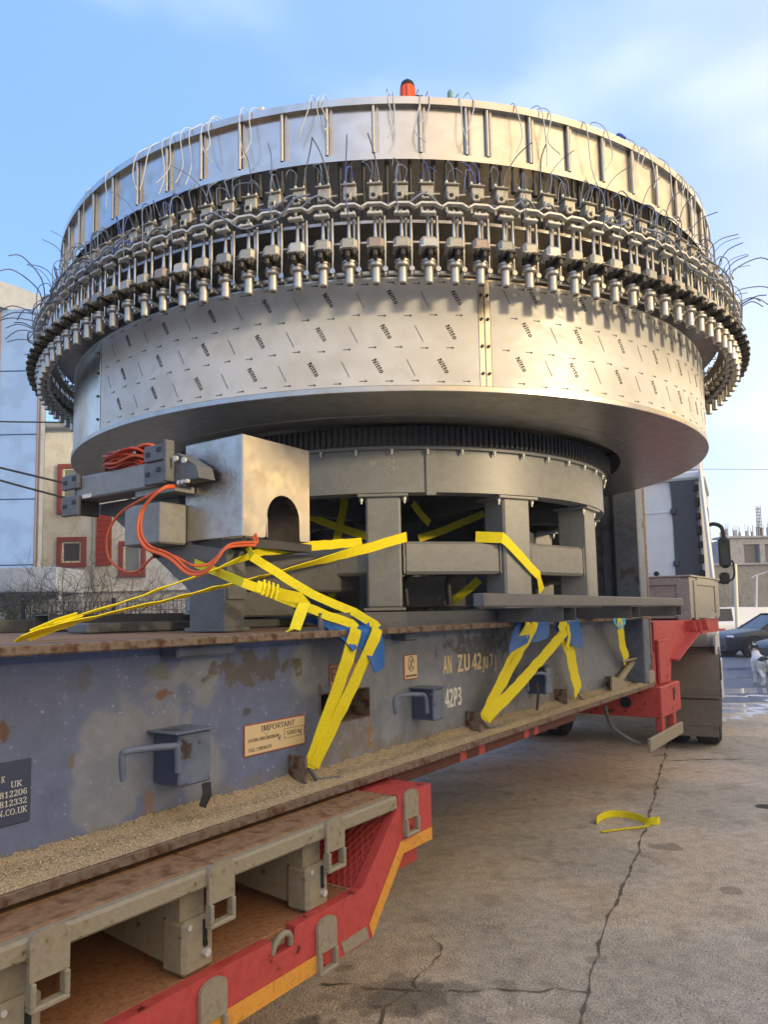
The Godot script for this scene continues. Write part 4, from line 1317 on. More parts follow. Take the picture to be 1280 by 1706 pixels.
	m.box(Vector3(8.572, 1.95, -1.2), Vector3(0.017, 0.08, 2.2), 0.003)
	m.box(Vector3(9.38, 2.005, -1.22), Vector3(1.64, 0.02, 2.48), 0.004)
	obj("box_frame", m, M.box_grey, bx)
	# side guard hanging below the front
	m = mb()
	m.box(Vector3(7.05, 0.502, 0.055), Vector3(1.15, 0.11, 0.03), 0.006)
	var sg := obj("side_guard", m, M.dusty_grey, t)
	m = mb()
	for u in [7.08, 7.50]: m.box(Vector3(u, 0.62, 0.0), Vector3(0.10, 0.20, 0.06), 0.008)
	obj("hanger", m, M.red, sg)
	m = mb()
	m.tube(bez([Vector3(6.6, 0.80, -0.35), Vector3(6.62, 0.62, -0.3), Vector3(6.75, 0.50, -0.2), Vector3(6.9, 0.44, -0.15)], 5), 0.018, 7)
	obj("air_hose", m, M.skid_grey, t)

func wheel(p: Node, c: Vector3, r: float, w: float, n: String, rim_m: Material = null) -> void:
	var m := mb()
	m.xf = m.xf * Transform3D(Basis(Vector3(1, 0, 0), PI / 2), c)
	m.lathe([Vector2(r * 0.60, w * 0.48), Vector2(r * 0.62, -w * 0.48), Vector2(r * 0.9, -w * 0.5), Vector2(r * 0.985, -w * 0.38), Vector2(r, -w * 0.2), Vector2(r, w * 0.2), Vector2(r * 0.985, w * 0.38), Vector2(r * 0.9, w * 0.5), Vector2(r * 0.60, w * 0.48)], 32)
	var o := obj(n, m, M.rubber, p)
	m = mb()
	m.xf = m.xf * Transform3D(Basis(Vector3(1, 0, 0), PI / 2), c)
	m.lathe([Vector2(0.0, -w * 0.30), Vector2(r * 0.5, -w * 0.30), Vector2(r * 0.62, -w * 0.46), Vector2(r * 0.62, w * 0.46), Vector2(r * 0.5, w * 0.30), Vector2(0.001, w * 0.30)], 24)
	for s in [-1, 1]:
		for k in 5:
			var a := TAU * k / 5.0
			m.bar(Vector3(0, s * w * 0.34, 0), Vector3(cos(a) * r * 0.6, s * w * 0.44, sin(a) * r * 0.6), r * 0.17, 0.025, Vector3.UP, 0.005)
	obj("rim", m, rim_m if rim_m else M.dusty_grey, o)

# ---------------------------------------------------------------- the lorry
func build_truck() -> void:
	var base := place(10.42, 0, -0.08)
	var t := thing("lorry", "white lorry cab with dark rear side panel, coupled to the red trailer", "lorry", base, TURN + 0.16)
	off = Vector3.ZERO
	var m := MB.new()
	m.box(Vector3(1.15, 2.35, -1.27), Vector3(2.2, 2.7, 2.38), 0.06)
	m.box(Vector3(1.2, 3.76, -1.27), Vector3(1.9, 0.16, 2.2), 0.06)
	var cab := obj("cab", m, M.cab_white, t)
	m = MB.new()
	m.box(Vector3(0.03, 2.35, -0.98), Vector3(0.03, 2.6, 1.02), 0.012)
	m.box(Vector3(0.02, 2.95, -0.98), Vector3(0.03, 0.035, 1.0), 0.01)
	m.box(Vector3(0.03, 2.35, -2.0), Vector3(0.03, 2.6, 0.9), 0.012)
	obj("rear_panel", m, M.cab_white, cab)
	m = MB.new()
	m.cyl(Vector3(0.0, 2.12, -0.72), Vector3(0.03, 2.12, -0.72), 0.035, -1, 12)
	m.cyl(Vector3(0.0, 2.06, -0.72), Vector3(0.03, 2.06, -0.72), 0.012, -1, 8)
	m.box(Vector3(0.0, 2.42, -0.91), Vector3(0.02, 0.16, 0.06), 0.02)
	obj("grommet", m, M.black, cab)
	m = MB.new()
	m.extrude(rail_poly([[-0.46, 2.0], [-0.46, 3.05], [-0.50, 3.42], [-0.18, 3.44], [-0.14, 2.0]]), Transform3D(Basis(Vector3(0, 0, 1), Vector3(0, 1, 0), Vector3(-1, 0, 0)), Vector3(0.03, 0, 0.0)), 0.05)
	for y in [2.25, 2.95]: m.box(Vector3(-0.03, y, -0.46), Vector3(0.04, 0.08, 0.08), 0.015)
	obj("dark_panel", m, M.cab_dark, cab)
	m = MB.new()
	for k in 7: m.box(Vector3(-0.04, 2.1 + k * 0.19, -0.14 - k * 0.003), Vector3(0.05, 0.09 + 0.03 * (k % 2), 0.06), 0.01)
	obj("bracket", m, M.black, cab)
	m = MB.new()
	m.box(Vector3(-0.10, 2.72, -0.055), Vector3(0.32, 1.5, 0.05), 0.02, Basis(Vector3.RIGHT, -0.05))
	obj("side_fairing", m, M.cab_white, cab)
	m = MB.new()
	m.box(Vector3(0.9, 3.42, -1.2), Vector3(1.9, 0.12, 2.3), 0.03)
	m.extrude(rail_poly([[0.0, 3.5], [0.02, 3.86], [1.3, 3.84], [2.0, 3.5]]), Transform3D(Basis(), Vector3(0, 0, -2.3)), 2.2)
	obj("roof_spoiler", m, M.cab_white, cab)
	m = MB.new()
	m.box(Vector3(1.75, 2.75, -0.075), Vector3(0.7, 0.8, 0.02), 0.008)
	m.box(Vector3(2.27, 2.7, -1.27), Vector3(0.03, 0.9, 2.1), 0.01)
	obj("window", m, M.glass_dark, cab)
	m = MB.new()
	m.box(Vector3(2.0, 1.0, -1.27), Vector3(0.55, 0.8, 2.4), 0.06)
	obj("bumper", m, M.cab_dark, t)
	for z in [-0.2, -2.34]:
		m = MB.new()
		m.box(Vector3(2.27, 1.0, z - 0.05), Vector3(0.04, 0.2, 0.34), 0.03)
		obj("headlight", m, M.lamp_glass, t)
	m = MB.new()
	var mp := Vector3(1.25, 2.45, 0.12)
	m.box(mp, Vector3(0.14, 0.46, 0.16), 0.05)
	m.tube(bez([Vector3(1.3, 2.86, -0.1), Vector3(1.27, 2.88, 0.0), Vector3(1.25, 2.82, 0.10), mp + Vector3(0, 0.22, 0)], 5), 0.03, 7)
	m.tube(bez([mp + Vector3(-0.02, -0.12, 0.09), mp + Vector3(0, -0.2, 0.11), mp + Vector3(0, -0.40, 0.08), mp + Vector3(0.05, -0.44, -0.2)], 5), 0.014, 6)
	m.box(mp + Vector3(0, -0.38, -0.02), Vector3(0.12, 0.17, 0.14), 0.03)
	var mi := obj("mirror", m, M.black, t)
	m = MB.new()
	m.box(mp + Vector3(-0.073, 0, 0), Vector3(0.008, 0.38, 0.11), 0.003)
	obj("mirror_glass", m, mat("mirror_face", Color(0.22, 0.24, 0.26), 0.08, 0.6), mi)
	# chassis, rear wheels, mudguards
	m = MB.new()
	for z in [-0.9, -1.65]: m.box(Vector3(0.3, 0.9, z), Vector3(5.0, 0.26, 0.09))
	obj("chassis", m, M.cab_dark, t)
	for z in [-0.16, -0.52, -2.0, -2.36]: wheel(t, Vector3(-0.55, 0.5, z), 0.5, 0.28, "rear_wheel")
	for z in [-0.2, -2.3]: wheel(t, Vector3(1.4, 0.5, z), 0.5, 0.3, "front_wheel")
	for z in [-0.33, -2.18]:
		m = MB.new()
		var arc := []
		for k in 13:
			var a := PI * (0.02 + 0.96 * k / 12.0)
			arc.append(Vector3(-0.55 - cos(a) * 0.62, 0.5 + sin(a) * 0.66, z))
		arc.push_front(Vector3(-1.19, 0.30, z))
		m.ribbon(arc, Vector3(0, 0, 1), 0.68, 0.02)
		m.box(Vector3(-1.19, 0.62, z), Vector3(0.04, 0.02, 0.66), 0.004)
		m.box(Vector3(-1.18, 0.38, z + 0.01), Vector3(0.02, 0.42, 0.58), 0.006)
		var mg := obj("mudguard", m, M.mud_taupe, t)
		m = MB.new()
		m.box(Vector3(-1.21, 0.68, z - 0.2), Vector3(0.02, 0.10, 0.16), 0.01)
		obj("tail_lamp", m, M.rusty_red, mg)
	m = MB.new()
	m.box(Vector3(0.42, 0.72, -0.22), Vector3(0.75, 0.55, 0.4), 0.06)
	obj("fuel_tank", m, M.bracket_steel, t)
	m = MB.new()
	m.box(Vector3(-0.1, 1.16, -0.02), Vector3(1.5, 0.34, 0.03), 0.012)
	m.box(Vector3(0.32, 0.72, 0.0), Vector3(0.6, 0.5, 0.025), 0.012)
	obj("side_skirt", m, M.cab_white, t)

# ---------------------------------------------------------------- steel skid between machine and deck
func hollow_bar(m: MB, a: Vector3, b: Vector3, w: float, h: float) -> void:
	var t := 0.005
	var d := (b - a).normalized()
	var s := d.cross(Vector3.UP).normalized()
	m.bar(a + Vector3.UP * (h / 2 - t / 2), b + Vector3.UP * (h / 2 - t / 2), w, t)
	m.bar(a - Vector3.UP * (h / 2 - t / 2), b - Vector3.UP * (h / 2 - t / 2), w, t)
	m.bar(a + s * (w / 2 - t / 2), b + s * (w / 2 - t / 2), t, h - 2 * t)
	m.bar(a - s * (w / 2 - t / 2), b - s * (w / 2 - t / 2), t, h - 2 * t)

func build_skid() -> void:
	var s := tthing("steel_skid", "dark grey steel skid of channels and open square tubes under the round machine", "skid", 4.5, 1.59, -1.0)
	var m := mb()
	for e in [[2.3, 3.915], [4.125, 5.195], [5.405, 6.445]]:
		m.box(Vector3((e[0] + e[1]) / 2, 1.593, -0.11), Vector3(e[1] - e[0], 0.008, 0.1))
		m.box(Vector3((e[0] + e[1]) / 2, 1.655, -0.11), Vector3(e[1] - e[0], 0.008, 0.1))
		m.box(Vector3((e[0] + e[1]) / 2, 1.624, -0.066), Vector3(e[1] - e[0], 0.054, 0.008))
	obj("near_channel", m, M.skid_grey, s)
	m = mb()
	m.box(Vector3(4.4, 1.624, -2.2), Vector3(4.6, 0.07, 0.1), 0.004)
	obj("far_channel", m, M.skid_grey, s)
	for u in [4.02, 5.30, 6.55]:
		m = mb()
		hollow_bar(m, Vector3(u, 1.630, -2.4), Vector3(u, 1.630, 0.335), 0.20, 0.082)
		obj("cross_tube", m, M.skid_grey, s)
	m = mb()
	m.box(Vector3(4.80, 1.704, 0.325), Vector3(3.72, 0.062, 0.06), 0.006)
	obj("outer_bar", m, M.skid_grey, s)
	m = mb()
	m.box(Vector3(3.9, 1.612, -1.22), Vector3(3.85, 0.046, 0.16), 0.006)
	obj("middle_beam", m, M.skid_grey, s)
	m = mb()
	hollow_bar(m, Vector3(2.26, 1.640, -2.0), Vector3(6.4, 1.640, -2.0), 0.14, 0.085)
	obj("open_tube", m, M.skid_grey, s)

# ---------------------------------------------------------------- the round machine
func ring_mb() -> MB:
	var m := MB.new()
	m.xf = Transform3D(Basis(Vector3.UP, -TURN), Vector3.ZERO)
	return m

func arc_box(m: MB, phi: float, r0: float, r1: float, h0: float, h1: float, w: float, e := 0.0) -> void:
	var a := deg_to_rad(phi)
	m.box(ring_pos((r0 + r1) / 2, a, (h0 + h1) / 2), Vector3(w, h1 - h0, r1 - r0), e, Basis(Vector3.UP, a))

func shell(r0: float, r1: float, h0: float, h1: float) -> Array:
	return [Vector2(r0, h0), Vector2(r1, h0), Vector2(r1, h1), Vector2(r0, h1), Vector2(r0, h0)]

func build_machine() -> void:
	var k := tthing("rotary_machine", "huge round stainless steel filling machine ringed with hanging valves, lashed on the flat rack", "machine", 4.527, 1.67, -1.219)
	off = Vector3(4.527, 1.67, -1.219)
	var Y := Transform3D(Basis(), Vector3(0, -1.67, 0))
	var R := func() -> MB:
		var q := MB.new()
		q.xf = Y * Transform3D(Basis(Vector3.UP, -TURN), Vector3.ZERO)
		return q
	var m: MB = R.call()
	# upper ring tank
	m.lathe([Vector2(1.80, 3.722), Vector2(2.281, 3.722), Vector2(2.281, 3.752), Vector2(2.262, 3.752)], 144)
	obj("tank_bottom_flange", m, M.steel, k)
	m = R.call()
	m.lathe([Vector2(2.262, 3.984), Vector2(2.292, 3.984), Vector2(2.292, 4.020), Vector2(2.286, 4.024), Vector2(0.0, 4.03)], 144)
	obj("tank_top_flange", m, M.steel, k)
	var ribs := []
	for i in range(-34, 3): ribs.append(-1.5 + 5.43 * i)
	ribs.append(11.94)
	for i in range(0, 29): ribs.append(17.39 + 5.38 * i)
	ribs.sort()
	for i in ribs.size():
		var a0: float = ribs[i]
		var a1: float = ribs[i + 1] if i + 1 < ribs.size() else ribs[0] + 360.0
		if a1 - a0 < 0.8: continue
		m = R.call()
		var rr := 2.266 + rng.randf_range(-0.0015, 0.0015)
		m.lathe([Vector2(rr, 3.752), Vector2(rr, 3.984)], 6, deg_to_rad(a0 + 0.06), deg_to_rad(a1 - 0.06))
		obj("wall_panel", m, M.steel, k)
		m = R.call()
		var a := deg_to_rad(a0)
		m.cyl(ring_pos(2.279, a, 3.753), ring_pos(2.279, a, 3.983), 0.0085, -1, 10, false)
		arc_box(m, a0 + 0.5, 2.262, 2.276, 3.753, 3.983, 0.010)
		obj("standpipe", m, M.valve_steel, k)
	m = R.call()
	m.lathe([Vector2(2.25, 3.74), Vector2(2.25, 3.99)], 120)
	obj("tank_shell", m, M.steel_dull, k)
	# fittings on the rim
	for p in [-44.0, -39.5, -34.6, -30.2, -25.5, -21.6, -18.8, -15.85, -13.2, -9.5, -5.3, 0.2, 3.7, 5.6, 10.9, 13.0, 16.8, 18.8, 22.0, 24.7, 28.4, 30.7, 34.6, 39.0, 43.0, 48.0]:
		m = R.call()
		var a := deg_to_rad(p)
		var hh := rng.randf_range(0.018, 0.04)
		var q := ring_pos(2.20, a, 4.026)
		m.cyl(q, q + Vector3(0, hh * 0.6, 0), 0.017, -1, 10)
		m.cyl(q + Vector3(0, hh * 0.6, 0), q + Vector3(0, hh, 0), 0.011, 0.009, 8)
		if absf(p + 15.85) < 0.1: m.box(q + Vector3(0, 0.05, 0), Vector3(0.035, 0.05, 0.03), 0.006, Basis(Vector3.UP, a))
		if absf(p - 10.9) < 0.1 or absf(p - 22.0) < 0.1: m.bar(q + Vector3(-0.05, 0.022, 0), q + Vector3(0.06, 0.018, 0), 0.012, 0.008)
		obj("rim_fitting", m, M.bracket_steel, k)
	m = R.call()
	var c := ring_pos(2.245, deg_to_rad(2.65), 4.024)
	m.cyl(c, c + Vector3(0, 0.072, 0), 0.034, 0.032, 16)
	for i in 10: m.box(c + ring_pos(0.034, TAU * i / 10.0, 0.036), Vector3(0.006, 0.058, 0.006), 0.001, Basis(Vector3.UP, TAU * i / 10.0))
	var ls := obj("level_sensor", m, M.orange_plastic, k, "orange sensor with a black cap")
	m = R.call()
	m.cyl(c + Vector3(0, 0.072, 0), c + Vector3(0, 0.092, 0), 0.035, 0.030, 16)
	m.cyl(c + Vector3(0, 0.092, 0), c + Vector3(0, 0.112, 0), 0.030, 0.008, 16)
	m.cyl(c + Vector3(0.03, 0.02, 0.0), c + Vector3(0.068, 0.02, 0.0), 0.013, -1, 10)
	obj("cap", m, M.black, ls)
	m = R.call()
	c = ring_pos(2.245, deg_to_rad(7.8), 4.024)
	m.cyl(c, c + Vector3(0, 0.055, 0), 0.014, 0.014, 12)
	m.cyl(c + Vector3(0, 0.055, 0), c + Vector3(0, 0.074, 0), 0.014, 0.004, 12)
	obj("silencer", m, M.green_plastic, k, "small pale green silencer")
	# clear tubes hanging over the rim
	for p in [-46.0, -40.0, -33.5, -31.0, -28.7, -27.3, -25.7, -24.4, -22.6, -21.6, -17.4, -16.1, -8.8, -7.9, -7.4, 0.3, 0.9, 3.9, 5.0, 8.6, 10.2, 15.4, 18.8, 19.9, 25.0, 28.5, 34.0, 35.2, 36.4, 41.0, 44.5, 45.4, 46.2, 49.0, 52.0]:
		m = R.call()
		var a := deg_to_rad(p)
		var b := deg_to_rad(p + rng.randf_range(-0.8, 0.8))
		var dz := rng.randf_range(0.10, 0.30)
		var e := deg_to_rad(p + rng.randf_range(-1.6, 1.6))
		var pts := [ring_pos(2.17, e, 4.03), ring_pos(2.20, a, 4.05 + rng.randf_range(0.0, 0.07)), ring_pos(2.275, a, 4.035 + rng.randf_range(0.0, 0.03)), ring_pos(2.312, a, 3.98), ring_pos(2.30 + rng.randf() * 0.03, b, 3.98 - dz * 0.6), ring_pos(2.30 + rng.randf() * 0.05, b + rng.randf_range(-0.02, 0.02), 3.98 - dz)]
		m.tube(bez(pts, 5), 0.0028, 5)
		obj("clear_tube", m, M.hose_clear, k)
	m = R.call()
	m.tube(bez([ring_pos(2.2, deg_to_rad(33.0), 4.03), ring_pos(2.22, deg_to_rad(32.9), 4.10), ring_pos(2.26, deg_to_rad(33.1), 4.06)], 5), 0.008, 6)
	obj("blue_hose", m, M.hose_blue, k)
	# core behind the valves
	m = R.call()
	m.lathe([Vector2(1.80, 3.19), Vector2(1.80, 3.73)], 120)
	obj("core_wall", m, M.steel_dull, k)
	for i in 40:
		m = R.call()
		arc_box(m, i * 9.0 + 2.0, 1.798, 1.83, 3.20 , 3.70, 0.06)
		obj("core_rib", m, M.steel_dull, k)
	m = R.call()
	m.lathe(shell(1.80, 2.33, 3.388, 3.402), 130)
	obj("valve_plate", m, M.steel_dull, k)
	m = R.call()
	m.lathe(shell(2.30, 2.345, 3.287, 3.295), 130)
	obj("guide_plate", m, M.steel_dull, k)
	m = R.call()
	m.lathe(shell(2.336, 2.352, 3.142, 3.154), 130)
	obj("tie_ring", m, M.valve_steel, k)
	# drum
	m = R.call()
	m.lathe([Vector2(2.195, 2.662), Vector2(2.195, 3.20), Vector2(2.17, 3.205), Vector2(1.80, 3.21)], 180)
	obj("drum_wall", m, M.steel, k)
	m = R.call()
	m.lathe([Vector2(1.72, 2.655), Vector2(2.204, 2.655), Vector2(2.206, 2.658), Vector2(2.206, 2.682), Vector2(2.195, 2.684)], 180)
	obj("drum_lip", m, M.steel_dull, k)
	m = R.call()
	m.lathe([Vector2(1.66, 2.80), Vector2(1.66, 2.652), Vector2(1.80, 2.652), Vector2(1.80, 2.656)], 150)
	m.lathe([Vector2(0.2, 2.82), Vector2(1.70, 2.82)], 90)
	obj("drum_underside", m, M.steel_dull, k)
	# protective film with its print
	for e in [[-46.3, 10.75], [12.35, 66.0]]:
		m = R.call()
		m.lathe([Vector2(2.1985, 2.686), Vector2(2.1985, 3.19)], 60, deg_to_rad(e[0]), deg_to_rad(e[1]))
		var fl := obj("protective_film", m, M.film, k)
		var rows := [[3.10, -22.98, 7.78], [2.938, -24.0, 7.84], [2.778, -25.0, 7.82]] if e[0] < 0 else [[3.137, 18.18, 7.4], [2.970, 17.17, 7.5], [2.803, 16.16, 7.6]]
		for r in rows:
			for i in range(-3, 8):
				var p: float = r[1] + r[2] * i
				if p < e[0] + 2.0 or p > e[1] - 2.0: continue
				bent_word("Nitto", p, r[0] + rng.randf_range(-0.003, 0.003), 2.1995, fl)
		m = R.call()
		for j in 4:
			for i in range(-18, 18):
				var p: float = rows[0][1] + r_off(j) + i * 3.1
				if p < e[0] + 1.0 or p > e[1] - 1.0: continue
				var h: float = 3.17 - j * 0.155 + rng.randf_range(-0.006, 0.006)
				var a := deg_to_rad(p)
				m.box(ring_pos(2.1995, a, h), Vector3(0.032, 0.0028, 0.001), 0, Basis(Vector3.UP, a))
				m.box(ring_pos(2.1995, deg_to_rad(p + 0.36), h), Vector3(0.009, 0.008, 0.001), 0, Basis(Vector3.UP, a))
		for r in rows:
			for i in range(-4, 9):
				var p: float = r[1] + r[2] * (i - 0.5)
				if p < e[0] + 2.0 or p > e[1] - 2.0: continue
				var a := deg_to_rad(p)
				m.box(ring_pos(2.1995, a, r[0] - 0.01), Vector3(0.0022, 0.085, 0.001), 0, Basis(Vector3.UP, a) * Basis(Vector3.BACK, 0.45))
		obj("arrow_print", m, mat("faint_print", Color(0.32, 0.32, 0.33), 0.6), fl)
	for p in [11.15, 11.95, -46.9]:
		m = R.call()
		arc_box(m, p, 2.194, 2.2005, 2.684, 3.19, 0.028, 0.002)
		var sp := obj("seam_plate", m, M.steel, k)
		for h in [2.745, 2.875, 3.005, 3.12]:
			m = R.call()
			var a := deg_to_rad(p)
			m.cyl(ring_pos(2.20, a, h), ring_pos(2.208, a, h), 0.0075, -1, 8)
			m.cyl(ring_pos(2.208, a, h), ring_pos(2.213, a, h), 0.004, -1, 6)
			obj("bolt", m, M.dark_steel, sp)
	build_valves(k)
	# bearing ring with teeth, and the base ring with bolts
	m = R.call()
	m.lathe([Vector2(1.50, 2.655), Vector2(1.50, 2.553), Vector2(1.575, 2.553), Vector2(1.575, 2.655)], 120)
	for i in 300:
		arc_box(m, i * 1.2, 1.574, 1.592, 2.556, 2.652, 0.016)
	tag(obj("gear_ring", m, M.dark_steel, k), "", "", "", "stuff")
	m = R.call()
	m.lathe([Vector2(1.42, 2.302), Vector2(1.535, 2.302), Vector2(1.535, 2.536), Vector2(1.56, 2.536), Vector2(1.56, 2.553), Vector2(1.42, 2.553), Vector2(1.42, 2.302)], 150)
	var br := obj("base_ring", m, M.bulk_grey, k)
	for i in 50:
		m = R.call()
		var a := deg_to_rad(0.13 + 7.2 * i)
		m.cyl(ring_pos(1.553, a, 2.536), ring_pos(1.553, a, 2.522), 0.011, -1, 6)
		m.cyl(ring_pos(1.553, a, 2.522), ring_pos(1.553, a, 2.508), 0.006, -1, 6)
		obj("bolt", m, M.bracket_steel, br)
	m = R.call()
	arc_box(m, 7.95, 1.53, 1.545, 2.285, 2.536, 0.055, 0.003)
	obj("joint_plate", m, M.bulk_grey, br)
	# chalk scribble on the ring
	m = R.call()
	var strokes := [[[-4.1, 2.475], [-4.1, 2.445]], [[-3.6, 2.48], [-3.75, 2.448]], [[-3.2, 2.482], [-3.3, 2.45]], [[-0.9, 2.478], [-0.3, 2.485], [-0.5, 2.462], [-0.9, 2.455], [0.1, 2.458]], [[0.35, 2.48], [0.0, 2.47], [0.4, 2.462], [0.6, 2.476], [0.35, 2.48]],
		[[-0.6, 2.44], [0.2, 2.45], [0.5, 2.425], [0.2, 2.405], [-0.1, 2.42], [0.6, 2.44], [1.2, 2.44], [1.5, 2.448]], [[1.9, 2.442], [2.5, 2.442], [2.2, 2.452]]]
	for s in strokes:
		var pts := []
		for q in s: pts.append(ring_pos(1.5355, deg_to_rad(q[0]), q[1]))
		m.tube(pts, 0.0018, 4)
	obj("chalk_mark", m, M.chalk, br)
	# twelve legs and the rails between them
	for i in 12:
		var p := -1.9 + 30.2 * i
		m = R.call()
		arc_box(m, p, 1.31, 1.50, 1.682, 2.302, 0.19, 0.012)
		var lg := obj("leg", m, M.bulk_grey, k)
		m = R.call()
		arc_box(m, p, 1.30, 1.525, 2.284, 2.3015, 0.275, 0.003)
		obj("end_plate", m, M.bulk_grey, lg)
		m = R.call()
		arc_box(m, p, 1.29, 1.52, 1.668, 1.683, 0.225, 0.003)
		obj("end_plate", m, M.bulk_grey, lg)
		m = R.call()
		for s in [-1.0, 1.0]:
			var q := ring_pos(1.49, deg_to_rad(p), 2.284) + Basis(Vector3.UP, deg_to_rad(p)) * Vector3(s * 0.118, 0, 0)
			m.cyl(q, q - Vector3(0, 0.02, 0), 0.011, -1, 6)
			m.cyl(q - Vector3(0, 0.02, 0), q - Vector3(0, 0.035, 0), 0.006, -1, 6)
		obj("bolt", m, M.bracket_steel, lg)
		m = R.call()
		var a0 := deg_to_rad(p); var a1 := deg_to_rad(p + 30.2)
		var q0 := ring_pos(1.455, a0, 1.952); var q1 := ring_pos(1.455, a1, 1.952)
		var d := (q1 - q0).normalized()
		m.bar(q0 + d * 0.098, q1 - d * 0.098, 0.10, 0.18, Vector3.UP, 0.016)
		var rl := obj("rail", m, M.bulk_grey, k)
		var nrm := d.cross(Vector3.UP) * (1.0 if d.cross(Vector3.UP).dot(q0) > 0 else -1.0)
		for e in [q0 + d * 0.099, q1 - d * 0.099]:
			m = R.call()
			var wp := []
			for j in 12: wp.append(e + nrm * (0.0505 + rng.randf_range(-0.001, 0.001)) + Vector3(0, -0.085 + 0.0155 * j, 0) + d * rng.randf_range(-0.0015, 0.0015))
			m.tube(wp, 0.0035, 5)
			obj("weld_bead", m, M.weld, rl)
	# inside the base: central column, pipes, cabinets
	m = R.call()
	m.cyl(Vector3(0, 1.66, 0), Vector3(0, 2.82, 0), 0.28, 0.28, 24)
	m.lathe(shell(0.26, 0.45, 2.05, 2.12), 24)
	obj("centre_column", m, M.skid_grey, k)
	for e in [[70.0, 0.9, 2.06, 0.5, 0.32], [15.0, 0.75, 1.78, 0.5, 0.2], [-40.0, 0.8, 1.80, 0.6, 0.25], [120.0, 0.9, 2.0, 0.4, 0.4]]:
		m = R.call()
		var a := deg_to_rad(e[0])
		m.box(ring_pos(e[1], a, e[2]), Vector3(e[3], e[4], 0.25), 0.012, Basis(Vector3.UP, a))
		obj("cabinet", m, M.skid_grey, k)
	for e in [[-6.0, 1.2], [4.0, 1.15], [16.0, 1.2], [20.0, 1.0], [-20.0, 1.1]]:
		m = R.call()
		var a := deg_to_rad(e[0])
		m.tube(bez([ring_pos(e[1], a, 1.70), ring_pos(e[1], a, 1.86), ring_pos(e[1] - 0.1, a + 0.12, 1.9), ring_pos(e[1] - 0.5, a + 0.3, 1.92)], 5), 0.016, 7)
		obj("pipe", m, M.dark_steel, k)
	for e in [[-150.0, 1.1, 2.30, 0.5], [-172.0, 1.2, 2.36, 0.55], [150.0, 1.15, 2.36, 0.5]]:  # white sheets added inside to brighten the openings of the base
		m = R.call()
		var a := deg_to_rad(e[0])
		var rows := []
		for i in 9:
			var row := []
			for j in 9:
				row.append(ring_pos(e[1], a, e[2]) + Vector3((j - 4) * 0.07, 0.13 * cos((j - 4) * 0.33) + rng.randf_range(-0.02, 0.02), (4 - i) * 0.06))
			rows.append(row)
		m.skin(rows)
		obj("added_white_sheet", m, M.cab_white, k)
	for i in 6:
		m = R.call()
		var a := deg_to_rad(28.3 + 60 * i)
		m.bar(ring_pos(0.28, a, 2.34), ring_pos(1.42, a, 2.34), 0.08, 0.10)
		obj("spoke", m, M.skid_grey, k)
	build_arm(k)

func r_off(j: int) -> float: return [1.4, 0.3, 2.2, 1.0][j]

func bent_word(s: String, phi: float, h: float, r: float, parent: Node) -> void:
	var tm := text_mesh(s, 0.0215, 0.0012, true)
	var a := tm.get_mesh_arrays()
	var v: PackedVector3Array = a[Mesh.ARRAY_VERTEX]
	var n: PackedVector3Array = a[Mesh.ARRAY_NORMAL]
	var tilt := Basis(Vector3.BACK, -1.03)
	var b0 := Basis(Vector3.UP, -TURN)
	for i in v.size():
		var p := v[i]
		p.x = p.x * 1.05
		p.x += p.y * 0.1
		p = tilt * p
		var t := deg_to_rad(phi) + p.x / r
		v[i] = b0 * (ring_pos(r + p.z, t, h + p.y - 1.67))
		n[i] = b0 * (Basis(Vector3.UP, t) * (tilt * n[i]))
	var arr := []
	arr.resize(Mesh.ARRAY_MAX)
	arr[Mesh.ARRAY_VERTEX] = v; arr[Mesh.ARRAY_NORMAL] = n; arr[Mesh.ARRAY_INDEX] = a[Mesh.ARRAY_INDEX]
	var am := ArrayMesh.new()
	am.add_surface_from_arrays(Mesh.PRIMITIVE_TRIANGLES, arr)
	obj("printed_word", am, M.print if rng.randf() < 0.6 else M.worn_print, parent)

